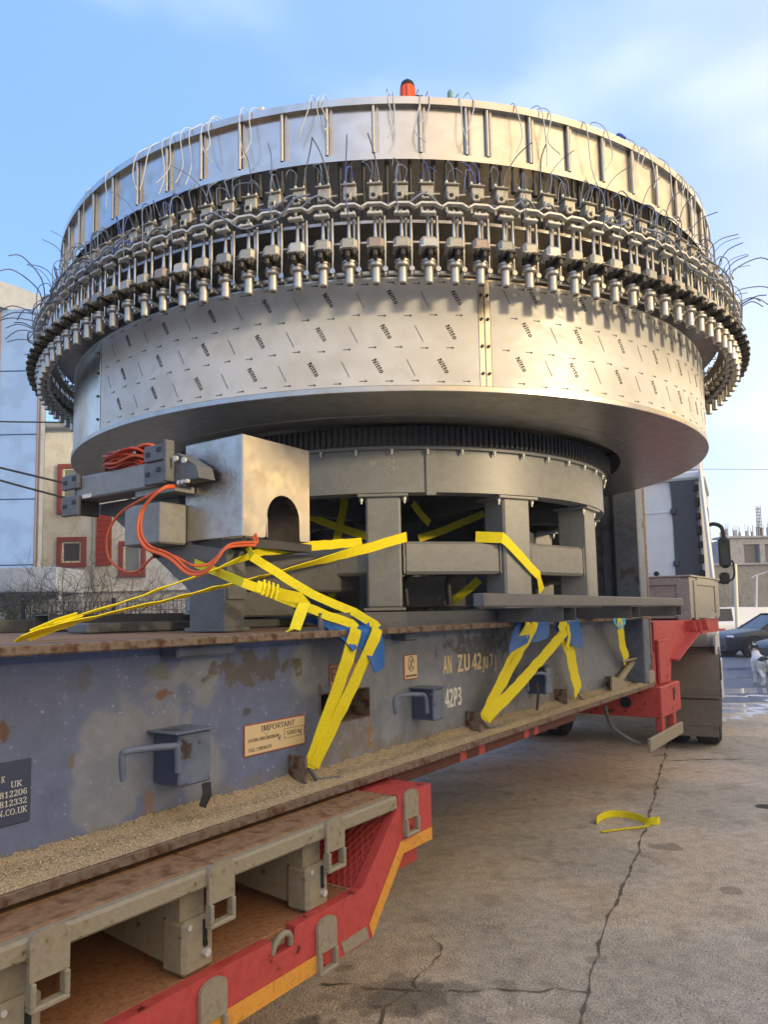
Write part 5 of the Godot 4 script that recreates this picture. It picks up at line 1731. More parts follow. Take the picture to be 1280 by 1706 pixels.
func build_valves(k: Node3D) -> void:
	var q := func() -> MB:
		var b := MB.new()
		b.xf = Transform3D(Basis(), Vector3(0, -1.67, 0))
		return b
	var Rv := 2.388
	var body: MB = q.call()                                   # chamfered valve block
	body.box(Vector3(0, 3.249, Rv), Vector3(0.075, 0.066, 0.07), 0.013)
	body.box(Vector3(0, 3.232, Rv), Vector3(0.080, 0.012, 0.076), 0.004)
	body.cyl(Vector3(0, 3.281, Rv), Vector3(0, 3.286, Rv), 0.020, 0.017, 12)
	var neck: MB = q.call()
	neck.cyl(Vector3(0, 3.178, Rv), Vector3(0, 3.220, Rv), 0.024, 0.030, 14)
	neck.box(Vector3(0, 3.203, Rv + 0.03), Vector3(0.046, 0.014, 0.11), 0.004)
	neck.box(Vector3(0, 3.186, Rv + 0.055), Vector3(0.020, 0.034, 0.05), 0.005)
	for s in [-1.0, 1.0]: neck.box(Vector3(s * 0.024, 3.206, Rv + 0.04), Vector3(0.012, 0.03, 0.03), 0.003)
	var collar: MB = q.call()
	collar.xf = collar.xf * Transform3D(Basis(), Vector3(0, 0, Rv))
	collar.lathe([Vector2(0.020, 3.150), Vector2(0.032, 3.150), Vector2(0.035, 3.154), Vector2(0.035, 3.163), Vector2(0.031, 3.165), Vector2(0.031, 3.168), Vector2(0.035, 3.170), Vector2(0.035, 3.178), Vector2(0.024, 3.184)], 18)
	var cup: MB = q.call()
	cup.xf = cup.xf * Transform3D(Basis(), Vector3(0, 0, Rv))
	cup.lathe([Vector2(0.0, 3.084), Vector2(0.014, 3.084), Vector2(0.014, 3.077), Vector2(0.0185, 3.077), Vector2(0.0208, 3.081), Vector2(0.0208, 3.150)], 18)
	var rods: MB = q.call()
	rods.cyl(Vector3(0, 3.278, Rv), Vector3(0, 3.375, Rv), 0.0125, 0.0062, 10)
	var guide: MB = q.call()
	guide.cyl(Vector3(0.042, 3.135, Rv + 0.0), Vector3(0.042, 3.385, Rv + 0.0), 0.0085, 0.0075, 10)
	guide.cyl(Vector3(0.042, 3.142, Rv + 0.012), Vector3(0.042, 3.142, Rv - 0.05), 0.012, -1, 8)
	guide.cyl(Vector3(0.042, 3.12, Rv), Vector3(0.042, 3.135, Rv), 0.006, -1, 6)
	var guide2: MB = q.call()
	guide2.cyl(Vector3(0.021, 3.28, Rv - 0.02), Vector3(0.021, 3.385, Rv - 0.02), 0.0075, 0.0085, 10)
	var wing: MB = q.call()                                     # bent wing plate spanning one pitch
	var prof := PackedVector2Array([Vector2(-0.0575, 3.412), Vector2(-0.032, 3.428), Vector2(0.032, 3.428), Vector2(0.0575, 3.412), Vector2(0.0575, 3.404), Vector2(0.031, 3.419), Vector2(-0.031, 3.419), Vector2(-0.0575, 3.404)])
	wing.extrude(prof, Transform3D(Basis(), Vector3(0, 0, Rv + 0.022)), 0.026)
	wing.cyl(Vector3(0, 3.428, Rv + 0.02), Vector3(0, 3.436, Rv + 0.02), 0.009, -1, 6)
	var clip: MB = q.call()
	clip.box(Vector3(0, 3.383, Rv + 0.028), Vector3(0.068, 0.012, 0.030), 0.003)
	for s in [-1.0, 1.0]: clip.cyl(Vector3(s * 0.024, 3.389, Rv + 0.03), Vector3(s * 0.024, 3.396, Rv + 0.03), 0.006, -1, 6)
	clip.cyl(Vector3(0, 3.372, Rv + 0.01), Vector3(0, 3.41, Rv + 0.01), 0.008, -1, 8)
	var pilot: MB = q.call()                                    # pneumatic pilot block with its port plate
	pilot.box(Vector3(0.004, 3.512, Rv - 0.035), Vector3(0.058, 0.052, 0.052), 0.004)
	pilot.box(Vector3(0.0, 3.542, Rv - 0.03), Vector3(0.070, 0.006, 0.066), 0.002)
	pilot.box(Vector3(0.006, 3.556, Rv - 0.035), Vector3(0.046, 0.012, 0.03), 0.004)
	pilot.box(Vector3(-0.006, 3.487, Rv - 0.004), Vector3(0.036, 0.040, 0.010), 0.004)
	for sx in [-1, 1]:
		for sy in [-1, 1]: pilot.cyl(Vector3(-0.006 + sx * 0.0125, 3.487 + sy * 0.0145, Rv), Vector3(-0.006 + sx * 0.0125, 3.487 + sy * 0.0145, Rv + 0.003), 0.003, -1, 6)
	pilot.cyl(Vector3(0.03, 3.50, Rv - 0.02), Vector3(0.062, 3.502, Rv - 0.02), 0.006, 0.005, 7)
	pilot.cyl(Vector3(-0.02, 3.47, Rv - 0.04), Vector3(-0.02, 3.428, Rv - 0.04), 0.007, -1, 6)
	var port: MB = q.call()
	port.cyl(Vector3(-0.006, 3.487, Rv - 0.004), Vector3(-0.006, 3.487, Rv + 0.0016), 0.0105, -1, 14)
	var stem: MB = q.call()
	stem.cyl(Vector3(0.055, 3.402, 2.24), Vector3(0.055, 3.722, 2.24), 0.010, -1, 8, false)
	stem.cyl(Vector3(0.0, 3.60, 2.265), Vector3(0.0, 3.66, 2.265), 0.014, 0.012, 10)
	stem.cyl(Vector3(0.0, 3.66, 2.265), Vector3(0.0, 3.722, 2.265), 0.007, -1, 6, false)
	var fit: MB = q.call()
	fit.cyl(Vector3(-0.018, 3.562, Rv - 0.035), Vector3(-0.018, 3.575, Rv - 0.035), 0.007, -1, 6)
	var fit2: MB = q.call()
	fit2.cyl(Vector3(0.02, 3.562, Rv - 0.035), Vector3(0.02, 3.572, Rv - 0.035), 0.006, -1, 6)
	var meshes := [[body, M.cast_steel, "valve_block"], [neck, M.dark_neck if M.has("dark_neck") else tri(mat("dark_neck", Color(0.30, 0.29, 0.27), 0.5, 0.8), 0.1, null, M.fine, 0.5), "neck"], [collar, M.valve_steel, "collar"], [cup, M.valve_steel, "filling_tube"], [rods, M.rod, "valve_rod"],
		[guide, M.rod, "guide_rod"], [guide2, M.rod, "guide_rod"], [wing, M.bracket_steel, "wing_plate"], [clip, M.bracket_steel, "clip_bar"], [pilot, M.cast_steel, "pilot_block"], [port, M.black, "port"], [stem, M.dark_neck, "stem"], [fit, M.bracket_steel, "fitting"], [fit2, M.bracket_steel, "fitting"]]
	var built := []
	for e in meshes: built.append(e[0].mesh())
	# a dozen hose bundles, each a shared mesh
	var hoses := []
	for v in 26:
		var hm: MB = q.call()
		for j in (3 if v % 3 else 2):
			var x: float = [-0.018, 0.02, 0.0][j]
			var p := Vector3(x, 3.575, Rv - 0.035)
			var s := rng.randf_range(-1, 1)
			var t := rng.randi() % 5 % 4
			var pts := []
			if t == 0:      # loop over to the neighbour
				
				var ll := rng.randf_range(0.07, 0.16); var hh := rng.randf_range(0.03, 0.085)
				pts = [p, p + Vector3(0.01, hh * 0.7, 0.02), p + Vector3(ll * 0.45 * s, hh, 0.03), p + Vector3(ll * 0.85 * s, hh * 0.6, 0.03), p + Vector3(ll * s, rng.randf_range(-0.08, 0.04), 0.01)]
			elif t == 1:    # free end sticking out
				pts = [p, p + Vector3(0.02 * s, 0.06, 0.02), p + Vector3(0.06 * s, 0.11, 0.07), p + Vector3(0.10 * s, 0.12, 0.15)]
			elif t == 2:    # falls in front
				pts = [p, p + Vector3(0.02 * s, 0.04, 0.04), p + Vector3(0.05 * s, 0.0, 0.085), p + Vector3(0.06 * s, -0.11, 0.09), p + Vector3(0.04 * s, -0.20, 0.075)]
			else:           # rises to the tank
				pts = [p, p + Vector3(0.03 * s, 0.07, 0.0), p + Vector3(0.06 * s, 0.11, -0.03), p + Vector3(0.03 * s, 0.15, -0.08)]
			hm.tube(bez(pts, 5), rng.randf_range(0.0018, 0.0032), 5)
		if v % 2:
			var y := rng.randf_range(3.44, 3.47)
			hm.tube(bez([Vector3(-0.06, y, Rv + 0.0), Vector3(0.02, y - 0.02, Rv + 0.035), Vector3(0.1, y + 0.03, Rv + 0.03), Vector3(0.17, y + 0.01, Rv - 0.02)], 5), 0.005, 5)
		hoses.append(hm.mesh())
	for i in 130:
		var phi := 1.34 + 360.0 / 130.0 * i
		var v := MeshInstance3D.new()
		v.name = "filling_valve"
		v.mesh = built[0]
		v.material_override = meshes[0][1]
		v.rotation.y = deg_to_rad(phi) - TURN
		k.add_child(v, true)
		for j in range(1, meshes.size()):
			obj(meshes[j][2], built[j], meshes[j][1], v)
		if i % 5 == 1: v.material_override = M.pale_cast if M.has("pale_cast") else tri(mat("pale_cast", Color(0.74, 0.74, 0.72), 0.5, 0.4), 0.1, null, M.fine, 0.7)
		if i % 7 == 4: v.material_override = M.dark_cast if M.has("dark_cast") else tri(mat("dark_cast", Color(0.56, 0.57, 0.56), 0.5, 0.5), 0.1, null, M.fine, 0.7)
		if i % 9 == 3: v.material_override = M.warm_cast if M.has("warm_cast") else tri(mat("warm_cast", Color(0.62, 0.57, 0.54), 0.55, 0.5), 0.1, null, M.fine, 0.7)
		obj("hose", hoses[rng.randi() % 26], M.hose_blue if rng.randf() < 0.10 else M.hose_grey, v)
	# long slack hoses strung along the ring
	for e in [[-72.0, -40.0], [-60.0, -30.0], [30.0, 52.0], [42.0, 74.0], [-20.0, -8.0]]:
		var hm := MB.new()
		hm.xf = Transform3D(Basis(Vector3.UP, -TURN), Vector3(0, -1.67, 0))
		var pts := []
		for j in 9:
			var t := j / 8.0
			pts.append(ring_pos(2.44 + 0.03 * sin(t * 9.0), deg_to_rad(lerpf(e[0], e[1], t)), 3.47 - 0.10 * sin(t * PI) + 0.015 * sin(t * 17.0 + e[0])))
		hm.tube(bez(pts, 4), 0.0045, 6)
		obj("slack_hose", hm, M.hose_grey, k)
	# loose hose ends fanning out at both flanks
	for i in 34:
		var hm := MB.new()
		hm.xf = Transform3D(Basis(Vector3.UP, -TURN), Vector3(0, -1.67, 0))
		var p := rng.randf_range(56.0, 98.0) * (1 if i % 2 else -1)
		var a := deg_to_rad(p)
		var out := rng.randf_range(0.10, 0.26); var up := rng.randf_range(0.02, 0.14)
		var tw := rng.randf_range(-0.05, 0.05)
		hm.tube(bez([ring_pos(2.40, a, 3.50), ring_pos(2.43, a + tw * 0.3, 3.54 + up * 0.6), ring_pos(2.43 + out * 0.6, a + tw, 3.55 + up), ring_pos(2.43 + out, a + tw * 1.4, 3.54 + up * rng.randf_range(0.4, 0.9))], 5), 0.0036, 5)
		obj("hose_end", hm, M.hose_grey, k)

# ---------------------------------------------------------------- box, beam and brace on the machine's flank
func am() -> MB:        # the outfeed arm is drawn in its own units, about the near lower corner of its hood
	var m := mb()
	m.xf = m.xf * Transform3D(Basis().scaled(Vector3.ONE * 0.882), Vector3(2.1406, 1.9816, -0.3285) - Vector3(2.427, 2.026, -0.62) * 0.882)
	return m

func build_arm(k: Node3D) -> void:
	# sheet steel hood with an arched opening
	var m := am()
	var pts := [[2.427, 2.026], [2.558, 2.026], [2.575, 2.032], [2.578, 2.06]]
	for i in 13:
		var a := PI - PI * i / 12.0
		pts.append([2.702 + cos(a) * 0.118, 2.128 + sin(a) * 0.118])
	pts += [[2.822, 2.04], [2.826, 2.026], [2.90, 2.026], [2.90, 2.505], [2.427, 2.505]]
	m.extrude(rail_poly(pts), Transform3D(Basis(), Vector3(0, 0, -0.626)), 0.006)
	var hood := obj("hood_front", m, M.steel, k)
	m = am()
	for i in 12:
		var a := PI - PI * i / 12.0; var b := PI - PI * (i + 1) / 12.0
		m.quad(Vector3(2.702 + cos(a) * 0.118, 2.128 + sin(a) * 0.118, -0.66), Vector3(2.702 + cos(a) * 0.118, 2.128 + sin(a) * 0.118, -0.62), Vector3(2.702 + cos(b) * 0.118, 2.128 + sin(b) * 0.118, -0.62), Vector3(2.702 + cos(b) * 0.118, 2.128 + sin(b) * 0.118, -0.66))
	m.box(Vector3(2.586, 2.08, -0.64), Vector3(0.006, 0.1, 0.04))
	obj("arch_lip", m, M.steel, hood)
	m = am()
	m.box(Vector3(2.429, 2.265, -0.826), Vector3(0.006, 0.48, 0.396), 0.002)
	obj("hood_side", m, M.steel_dull, k)
	m = am()
	m.box(Vector3(2.664, 2.506, -0.826), Vector3(0.474, 0.006, 0.402), 0.002)
	m.box(Vector3(2.897, 2.265, -0.826), Vector3(0.006, 0.48, 0.396), 0.002)
	obj("hood_top", m, M.steel_dull, k)
	m = am()
	m.box(Vector3(2.66, 2.25, -0.95), Vector3(0.44, 0.40, 0.03))
	for j in 3: m.cyl(Vector3(2.65, 2.06 + j * 0.045, -0.93), Vector3(2.65, 2.06 + j * 0.045, -0.925), 0.005, -1, 6)
	obj("hood_inside", m, M.steel_dull, k)
	# beam carrying the hood
	m = am()
	m.box(Vector3(2.35, 2.350, -1.39), Vector3(0.15, 0.125, 0.67), 0.008)
	m.box(Vector3(2.36, 2.272, -1.1), Vector3(0.12, 0.03, 0.30))
	obj("arm_beam", m, M.bulk_grey, k)
	m = am()
	m.box(Vector3(2.2725, 2.300, -1.62), Vector3(0.003, 0.02, 0.08))
	obj("weld_tag", m, M.white_paint, k)
	for z in [-1.745, -1.05]:
		m = am()
		m.box(Vector3(2.262, 2.385 if z < -1.5 else 2.445, z), Vector3(0.022, 0.078, 0.15), 0.004)
		m.box(Vector3(2.262, 2.255 if z < -1.5 else 2.345, z + 0.004), Vector3(0.022, 0.105, 0.15), 0.004)
		if z > -1.5: m.box(Vector3(2.275, 2.40, z + 0.085), Vector3(0.05, 0.20, 0.022), 0.003)
		else: m.box(Vector3(2.35, 2.31, z + 0.01), Vector3(0.14, 0.2, 0.02), 0.003)
		var pl := obj("bolted_plate", m, M.skid_grey, k)
		for yy in ([2.393, 2.265] if z < -1.5 else [2.450, 2.352]):
			for dz in [-0.042, 0.040]:
				m = am()
				m.box(Vector3(2.2495, yy + 0.008 * signf(dz), z + dz), Vector3(0.004, 0.022, 0.032), 0.001)
				obj("slot", m, M.black, pl)
	m = am()
	m.extrude(rail_poly([[0.0, 2.30], [0.0, 2.44], [0.03, 2.44], [0.17, 2.36], [0.19, 2.30]]), Transform3D(Basis(Vector3(0, 0, 1), Vector3(0, 1, 0), Vector3(-1, 0, 0)), Vector3(2.40, 0, -0.97)), 0.10)
	obj("clamp_block", m, M.skid_grey, k)
	m = am()
	for e in [Vector3(2.285, 2.405, -0.92), Vector3(2.285, 2.39, -0.86)]: m.cyl(e, e + Vector3(-0.012, 0, 0), 0.014, -1, 10)
	for j in 3: m.cyl(Vector3(2.29, 2.288, -0.90 + j * 0.03), Vector3(2.275, 2.288, -0.90 + j * 0.03), 0.01, -1, 6)
	obj("bolt", m, M.bracket_steel, k)
	# diagonal brace and support leg
	m = am()
	m.extrude(rail_poly([[-1.78, 2.285], [-1.78, 2.235], [-1.62, 2.205], [-0.92, 1.735], [-0.72, 1.735], [-0.74, 1.97], [-0.98, 2.01], [-1.10, 2.285]]), Transform3D(Basis(Vector3(0, 0, 1), Vector3(0, 1, 0), Vector3(-1, 0, 0)), Vector3(2.55, 0, 0)), 0.12)
	obj("brace", m, M.skid_grey, k)
	m = am()
	m.box(Vector3(2.49, 1.70, -0.865), Vector3(0.13, 0.21, 0.255), 0.008)
	m.box(Vector3(2.49, 1.592, -0.865), Vector3(0.16, 0.02, 0.29), 0.003)
	obj("support_leg", m, M.skid_grey, k)
	m = am()
	m.box(Vector3(2.345, 2.108, -1.15), Vector3(0.16, 0.20, 0.28), 0.008)
	obj("junction_box", m, M.bulk_grey, k)
	m = mb()
	m.box(Vector3(2.65, 1.712, -0.76), Vector3(0.43, 0.125, 0.12), 0.008)
	m.box(Vector3(2.90, 1.87, -0.75), Vector3(0.9, 0.19, 0.16), 0.012)
	obj("lower_beam", m, M.skid_grey, k)
	m = am()
	m.box(Vector3(2.70, 2.00, -0.8), Vector3(0.5, 0.04, 0.3))
	for j in 4: m.cyl(Vector3(2.46 + j * 0.03, 2.0, -0.66 - j * 0.02), Vector3(2.46 + j * 0.03, 1.975, -0.66 - j * 0.02), 0.008, -1, 6)
	obj("hood_tray", m, M.dark_steel, k)

# ---------------------------------------------------------------- cable coil and hanging hoses
func build_cables() -> void:
	var o := tthing("cable_coil", "messy coil of orange red cable lying on the grey arm", "cable", 2.35, 2.413, -1.3)
	var m := am()
	for j in 16:
		var r := rng.randf_range(0.07, 0.125)
		var cx := 2.32 + rng.randf_range(-0.02, 0.03); var cz := -1.36 + rng.randf_range(-0.05, 0.05)
		var pts := []
		var ti := rng.randf_range(-0.35, 0.35); var tj := rng.randf_range(-0.2, 0.5)
		var y0 := 2.425 + 0.0045 * j
		for i in 25:
			var a := TAU * i / 24.0
			pts.append(Vector3(cx + cos(a) * r * 0.55 + 0.01, maxf(y0 + sin(a + 1.0) * 0.028 * tj + cos(a) * 0.03 * ti + 0.012 * sin(3 * a + j), 2.421), cz + sin(a) * r * 1.35))
		m.tube(pts, 0.0075, 6)
	obj("loops", m, M.hose_red, o)
	m = am()
	m.tube(bez([Vector3(2.30, 2.50, -1.25), Vector3(2.29, 2.51, -1.19), Vector3(2.30, 2.505, -1.13), Vector3(2.33, 2.47, -1.09), Vector3(2.36, 2.44, -1.08)], 6), 0.010, 7)
	m.tube(bez([Vector3(2.27, 2.45, -1.46), Vector3(2.265, 2.44, -1.36), Vector3(2.27, 2.46, -1.22), Vector3(2.31, 2.43, -1.14)], 6), 0.008, 7)
	obj("cable_end", m, M.hose_orange, o)
	m = am()
	var rows := []
	for i in 12:
		var row := []
		for j in 12:
			var a := PI * j / 11.0
			var rr := 0.050 + rng.randf_range(-0.010, 0.012)
			row.append(Vector3(2.33 + cos(a) * rr, 2.468 + sin(a) * rr, -1.42 + i * 0.018))
		rows.append(row)
	m.skin(rows)
	obj("wrap", m, M.wrap_film, o, "crumpled clear plastic wrap")
	var A := [Vector3(2.28, 2.27, -0.93), Vector3(2.2, 2.246, -0.93), Vector3(2.17, 2.159, -1.025), Vector3(2.15, 2.05, -1.023), Vector3(2.15, 1.976, -0.965), Vector3(2.17, 1.941, -0.875), Vector3(2.18, 1.911, -0.817), Vector3(2.2, 1.851, -0.739), Vector3(2.22, 1.848, -0.659), Vector3(2.25, 1.902, -0.612), Vector3(2.3, 1.961, -0.601), Vector3(2.42, 1.982, -0.60), Vector3(2.47, 1.985, -0.59), Vector3(2.50, 2.03, -0.63)]
	var B := [Vector3(2.26, 2.27, -0.98), Vector3(2.2, 2.215, -1.066), Vector3(2.17, 2.153, -1.198), Vector3(2.15, 2.057, -1.256), Vector3(2.15, 1.946, -1.244), Vector3(2.17, 1.882, -1.168), Vector3(2.18, 1.872, -1.068), Vector3(2.2, 1.933, -0.986), Vector3(2.22, 1.953, -0.938), Vector3(2.25, 1.928, -0.869), Vector3(2.3, 1.892, -0.819), Vector3(2.38, 1.903, -0.80), Vector3(2.42, 1.965, -0.75)]
	o = tthing("orange_hose", "thick pair of orange cables drooping from the arm to the steel hood", "cable", 2.2, 1.9, -0.8, "orange cables under the arm")
	for d in [Vector3.ZERO, Vector3(-0.012, -0.006, 0.014), Vector3(0.010, 0.010, 0.006)]:
		m = am()
		var pts := []
		for i in A.size(): pts.append(A[i] + d * (1.0 if i > 0 else 0.5))
		m.tube(bez(pts, 5), 0.0066, 7)
		obj("cable", m, M.hose_orange, o)
	m = am()
	m.cyl(Vector3(2.165, 1.945, -0.93), Vector3(2.185, 1.945, -0.905), 0.02, -1, 8)
	m.tube([Vector3(2.17, 1.95, -0.91), Vector3(2.165, 1.99, -0.905)], 0.003, 4)
	obj("cable_tie", m, M.black, o)
	o = tthing("thin_hose", "single thin orange cable making the wide loop below the arm", "cable", 2.2, 1.9, -1.1, "orange cables under the arm")
	m = am()
	m.tube(bez(B, 6), 0.0065, 7)
	obj("cable", m, M.hose_orange, o)

# ---------------------------------------------------------------- lashing straps and edge pads
func strap(label: String, runs: Array, hooks: Array, group := "yellow lashing straps") -> Node3D:
	var p0: Vector3 = runs[0][0][0]
	var o := tthing("lashing_strap", label, "strap", p0.x, p0.y, p0.z, group)
	for r in runs:
		var m := mb()
		var pts := []; var sides := []
		for i in r[0].size() - 1:
			var n := int(clampf(r[0][i].distance_to(r[0][i + 1]) / 0.05, 1, 12))
			var s0: Vector3 = r[1][i] if r[1] is Array else r[1]
			var s1: Vector3 = r[1][i + 1] if r[1] is Array else r[1]
			for k in n:
				var t := float(k) / n
				pts.append(r[0][i].lerp(r[0][i + 1], t))
				sides.append((s0.lerp(s1, t) + Vector3(rng.randfn(0, 0.035), rng.randfn(0, 0.035), rng.randfn(0, 0.035))).normalized())
		pts.append(r[0][-1]); sides.append(r[1][-1] if r[1] is Array else r[1])
		for i in range(1, pts.size() - 1): pts[i] += Vector3(rng.randfn(0, 0.0012), rng.randfn(0, 0.0012), rng.randfn(0, 0.0012))
		m.ribbon(pts, sides, r[2], 0.0035)
		obj("webbing", m, M.webbing, o)
	for h in hooks:
		var m := mb()
		m.tube(bez(h, 4), 0.0095, 8)
		obj("hook", m, M.skid_grey, o)
	return o

func sag(a: Vector3, b: Vector3, s := 0.0, n := 10) -> Array:
	var r := []
	for i in n + 1:
		var t := float(i) / n
		r.append(a.lerp(b, t) - Vector3(0, s * 4.0 * t * (1 - t), 0))
	return r

func twist(n: int) -> Array:      # webbing that turns from upright to flat along its run
	var r := []
	for i in n:
		var t := smoothstep(0.15, 0.62, float(i) / (n - 1))
		r.append(Vector3(0.05 * t, 1.0 - 0.70 * t, 0.92 * t).normalized())
	return r

func build_straps() -> void:
	var V := Vector3.UP
	var tie := Vector3(1.355, 1.629, -0.40)
	# round the first leg and away to the far rear of the deck
	strap("yellow strap from the first grey leg, running low left to the deck edge", [
		[[Vector3(3.42, 2.065, -0.46), Vector3(3.335, 2.065, -0.305)] + sag(Vector3(3.318, 2.062, -0.296), tie, 0.012), twist(13), 0.052],
		[sag(Vector3(3.190, 2.040, -0.50), Vector3(2.34, 1.938, -0.40), 0.0, 4) + sag(Vector3(2.28, 1.922, -0.395), tie + Vector3(0.01, 0.006, -0.02), 0.01, 8), twist(14), 0.046],
		[[tie + Vector3(0.10, 0.022, 0.0), tie + Vector3(0.0, 0.0, 0.0), tie + Vector3(-0.06, -0.022, 0.0), tie + Vector3(-0.12, -0.036, 0.01)], Vector3(0.3, 0.45, 0.7), 0.055],
		[[tie + Vector3(0.10, 0.026, -0.02), tie + Vector3(0.03, 0.006, -0.03), tie + Vector3(-0.05, -0.026, -0.04)], Vector3(0.3, 0.6, 0.5), 0.06]], [])
	# from under the hood over the blue pad to the flange
	var hk := [Vector3(2.268, 1.050, -0.10), Vector3(2.285, 1.032, -0.095), Vector3(2.305, 1.003, -0.085), Vector3(2.345, 0.995, -0.07), Vector3(2.40, 0.996, -0.05)]
	strap("broad yellow strap over the left blue pad, hooked beside the warning label", [
		[sag(Vector3(2.134, 1.884, -0.615), Vector3(2.012, 1.780, -0.20), 0.0, 3) + [Vector3(2.20, 1.708, -0.12), Vector3(2.34, 1.648, -0.05), Vector3(2.425, 1.612, 0.006), Vector3(2.440, 1.594, 0.016)], V, 0.036],
		[[Vector3(2.440, 1.594, 0.016), Vector3(2.435, 1.57, 0.016), Vector3(2.36, 1.32, -0.035), Vector3(2.262, 1.055, -0.092)], Vector3.RIGHT, 0.078],
		[[Vector3(2.25, 1.985, -0.44), Vector3(2.17, 1.895, -0.31), Vector3(2.36, 1.738, -0.15), Vector3(2.52, 1.66, -0.05), Vector3(2.585, 1.604, 0.012), Vector3(2.592, 1.592, 0.018)], V, 0.036],
		[[Vector3(2.592, 1.592, 0.018), Vector3(2.575, 1.555, 0.018), Vector3(2.44, 1.32, -0.03), Vector3(2.288, 1.056, -0.089)], Vector3.RIGHT, 0.072],
		[[Vector3(2.12, 1.742, -0.14), Vector3(2.215, 1.718, -0.095), Vector3(2.232, 1.70, -0.085), Vector3(2.20, 1.65, -0.08), Vector3(2.155, 1.598, -0.07), Vector3(2.12, 1.594, -0.06)], Vector3(0.75, 0.3, 0.6), 0.046],
		[[Vector3(2.06, 1.768, -0.175), Vector3(2.13, 1.744, -0.15), Vector3(2.21, 1.712, -0.112)], V, 0.044]], [hk])
	# ratchet on that strap
	var o := tthing("ratchet_buckle", "small knotted yellow buckle in the strap left of the blue pad", "buckle", 2.1, 1.76, -0.16)
	for i in 4:
		var m := mb()
		var c := Vector3(2.085 + i * 0.014, 1.762 - i * 0.006, -0.168 + i * 0.010)
		m.ribbon([c + Vector3(-0.008, -0.030, 0.004), c + Vector3(0, 0.0, 0.010), c + Vector3(0.010, 0.030, 0.002)], Vector3(0.8, -0.4, 0.3), 0.009, 0.004)
		obj("wrap", m, M.webbing, o)
	# from the second leg down through the skid to the deck edge
	strap("yellow strap round the second grey leg, going down behind the outer bar", [
		[[Vector3(3.67, 2.07, -0.06), Vector3(3.73, 2.06, 0.075), Vector3(3.755, 2.04, 0.09), Vector3(3.955, 1.85, 0.185), Vector3(4.06, 1.765, 0.155), Vector3(4.09, 1.735, 0.105), Vector3(4.15, 1.62, 0.03), Vector3(4.18, 1.592, 0.02)], [Vector3(0, 1, 0), Vector3(0.1, 1, 0), Vector3(0.5, 0.8, 0), Vector3(0.7, 0.7, 0), Vector3(1, 0.3, 0), Vector3(1, 0.2, 0), Vector3(1, 0, 0), Vector3(1, 0, 0)], 0.062]], [])
	var hk2 := [Vector3(3.735, 1.060, -0.10), Vector3(3.76, 1.035, -0.09), Vector3(3.80, 1.005, -0.08), Vector3(3.86, 0.998, -0.06), Vector3(3.93, 0.999, -0.05)]
	strap("yellow V-shaped strap below the wide dark blue pad, hooked left of the torn strip", [
		[[Vector3(4.165, 1.590, 0.02), Vector3(4.15, 1.55, 0.018), Vector3(3.98, 1.35, -0.03), Vector3(3.735, 1.060, -0.09)], Vector3.RIGHT, 0.085],
		[[Vector3(4.265, 1.590, 0.02), Vector3(4.245, 1.55, 0.018), Vector3(4.03, 1.33, -0.03), Vector3(3.760, 1.060, -0.087)], Vector3.RIGHT, 0.085],
		[[Vector3(4.80, 1.53, 0.016), Vector3(4.66, 1.46, 0.006), Vector3(4.2, 1.24, -0.04), Vector3(3.79, 1.062, -0.085)], Vector3(1, -0.6, 0), 0.085]], [hk2])
	var hk3 := [Vector3(5.26, 1.045, -0.10), Vector3(5.29, 1.02, -0.09), Vector3(5.33, 1.0, -0.08), Vector3(5.42, 0.998, -0.06)]
	strap("yellow strap from the middle blue pad to a hook by the flange gusset", [
		[[Vector3(4.68, 1.590, 0.02), Vector3(4.72, 1.55, 0.019), Vector3(4.98, 1.33, -0.03), Vector3(5.25, 1.055, -0.09)], Vector3.RIGHT, 0.12],
		[[Vector3(4.80, 1.55, 0.024), Vector3(4.84, 1.47, 0.014), Vector3(4.80, 1.40, 0.012)], Vector3(1, 0.3, 0), 0.05]], [hk3])
	strap("short yellow strap near the end post, under the small pale blue pad", [
		[[Vector3(5.95, 1.588, 0.012), Vector3(5.97, 1.54, 0.012), Vector3(6.25, 1.36, -0.06), Vector3(6.50, 1.205, -0.105)], Vector3.RIGHT, 0.10]], [])
	# straps across the inside of the base
	for e in [[Vector3(4.164, 2.149, -0.743), Vector3(4.684, 2.35, -0.518), "yellow strap rising to the right in the middle opening of the base"], [Vector3(3.891, 2.343, -0.611), Vector3(4.035, 2.224, -0.578), "short yellow strap end hanging at the upper left of the middle opening"], [Vector3(4.019, 1.72, -0.426), Vector3(4.06, 1.85, -0.25), "yellow strap low in the base, close to the outer bar"], [Vector3(4.091, 1.657, -0.674), Vector3(4.093, 1.832, -0.67), "upright yellow strap under the middle rail of the base"],
		[Vector3(3.665, 2.307, -1.29), Vector3(3.73, 2.139, -0.844), "yellow strap sloping down behind the steel hood's right edge"], [Vector3(3.692, 2.108, -1.074), Vector3(3.728, 2.406, -1.023), "upright yellow strap in the first opening, right of the hood"], [Vector3(4.248, 1.738, -0.797), Vector3(4.399, 1.80, -0.579), "yellow strap end lying low inside the base, behind the middle rail"], [Vector3(3.363, 1.86, -0.848), Vector3(3.362, 1.70, -0.849), "short upright yellow strap left of the first grey leg, near the deck"]]:
		strap(e[2], [[sag(e[0], e[1], 0.01, 4), V if absf(e[0].y - e[1].y) < 0.5 else Vector3.RIGHT, 0.05]], [], "yellow straps inside the base")
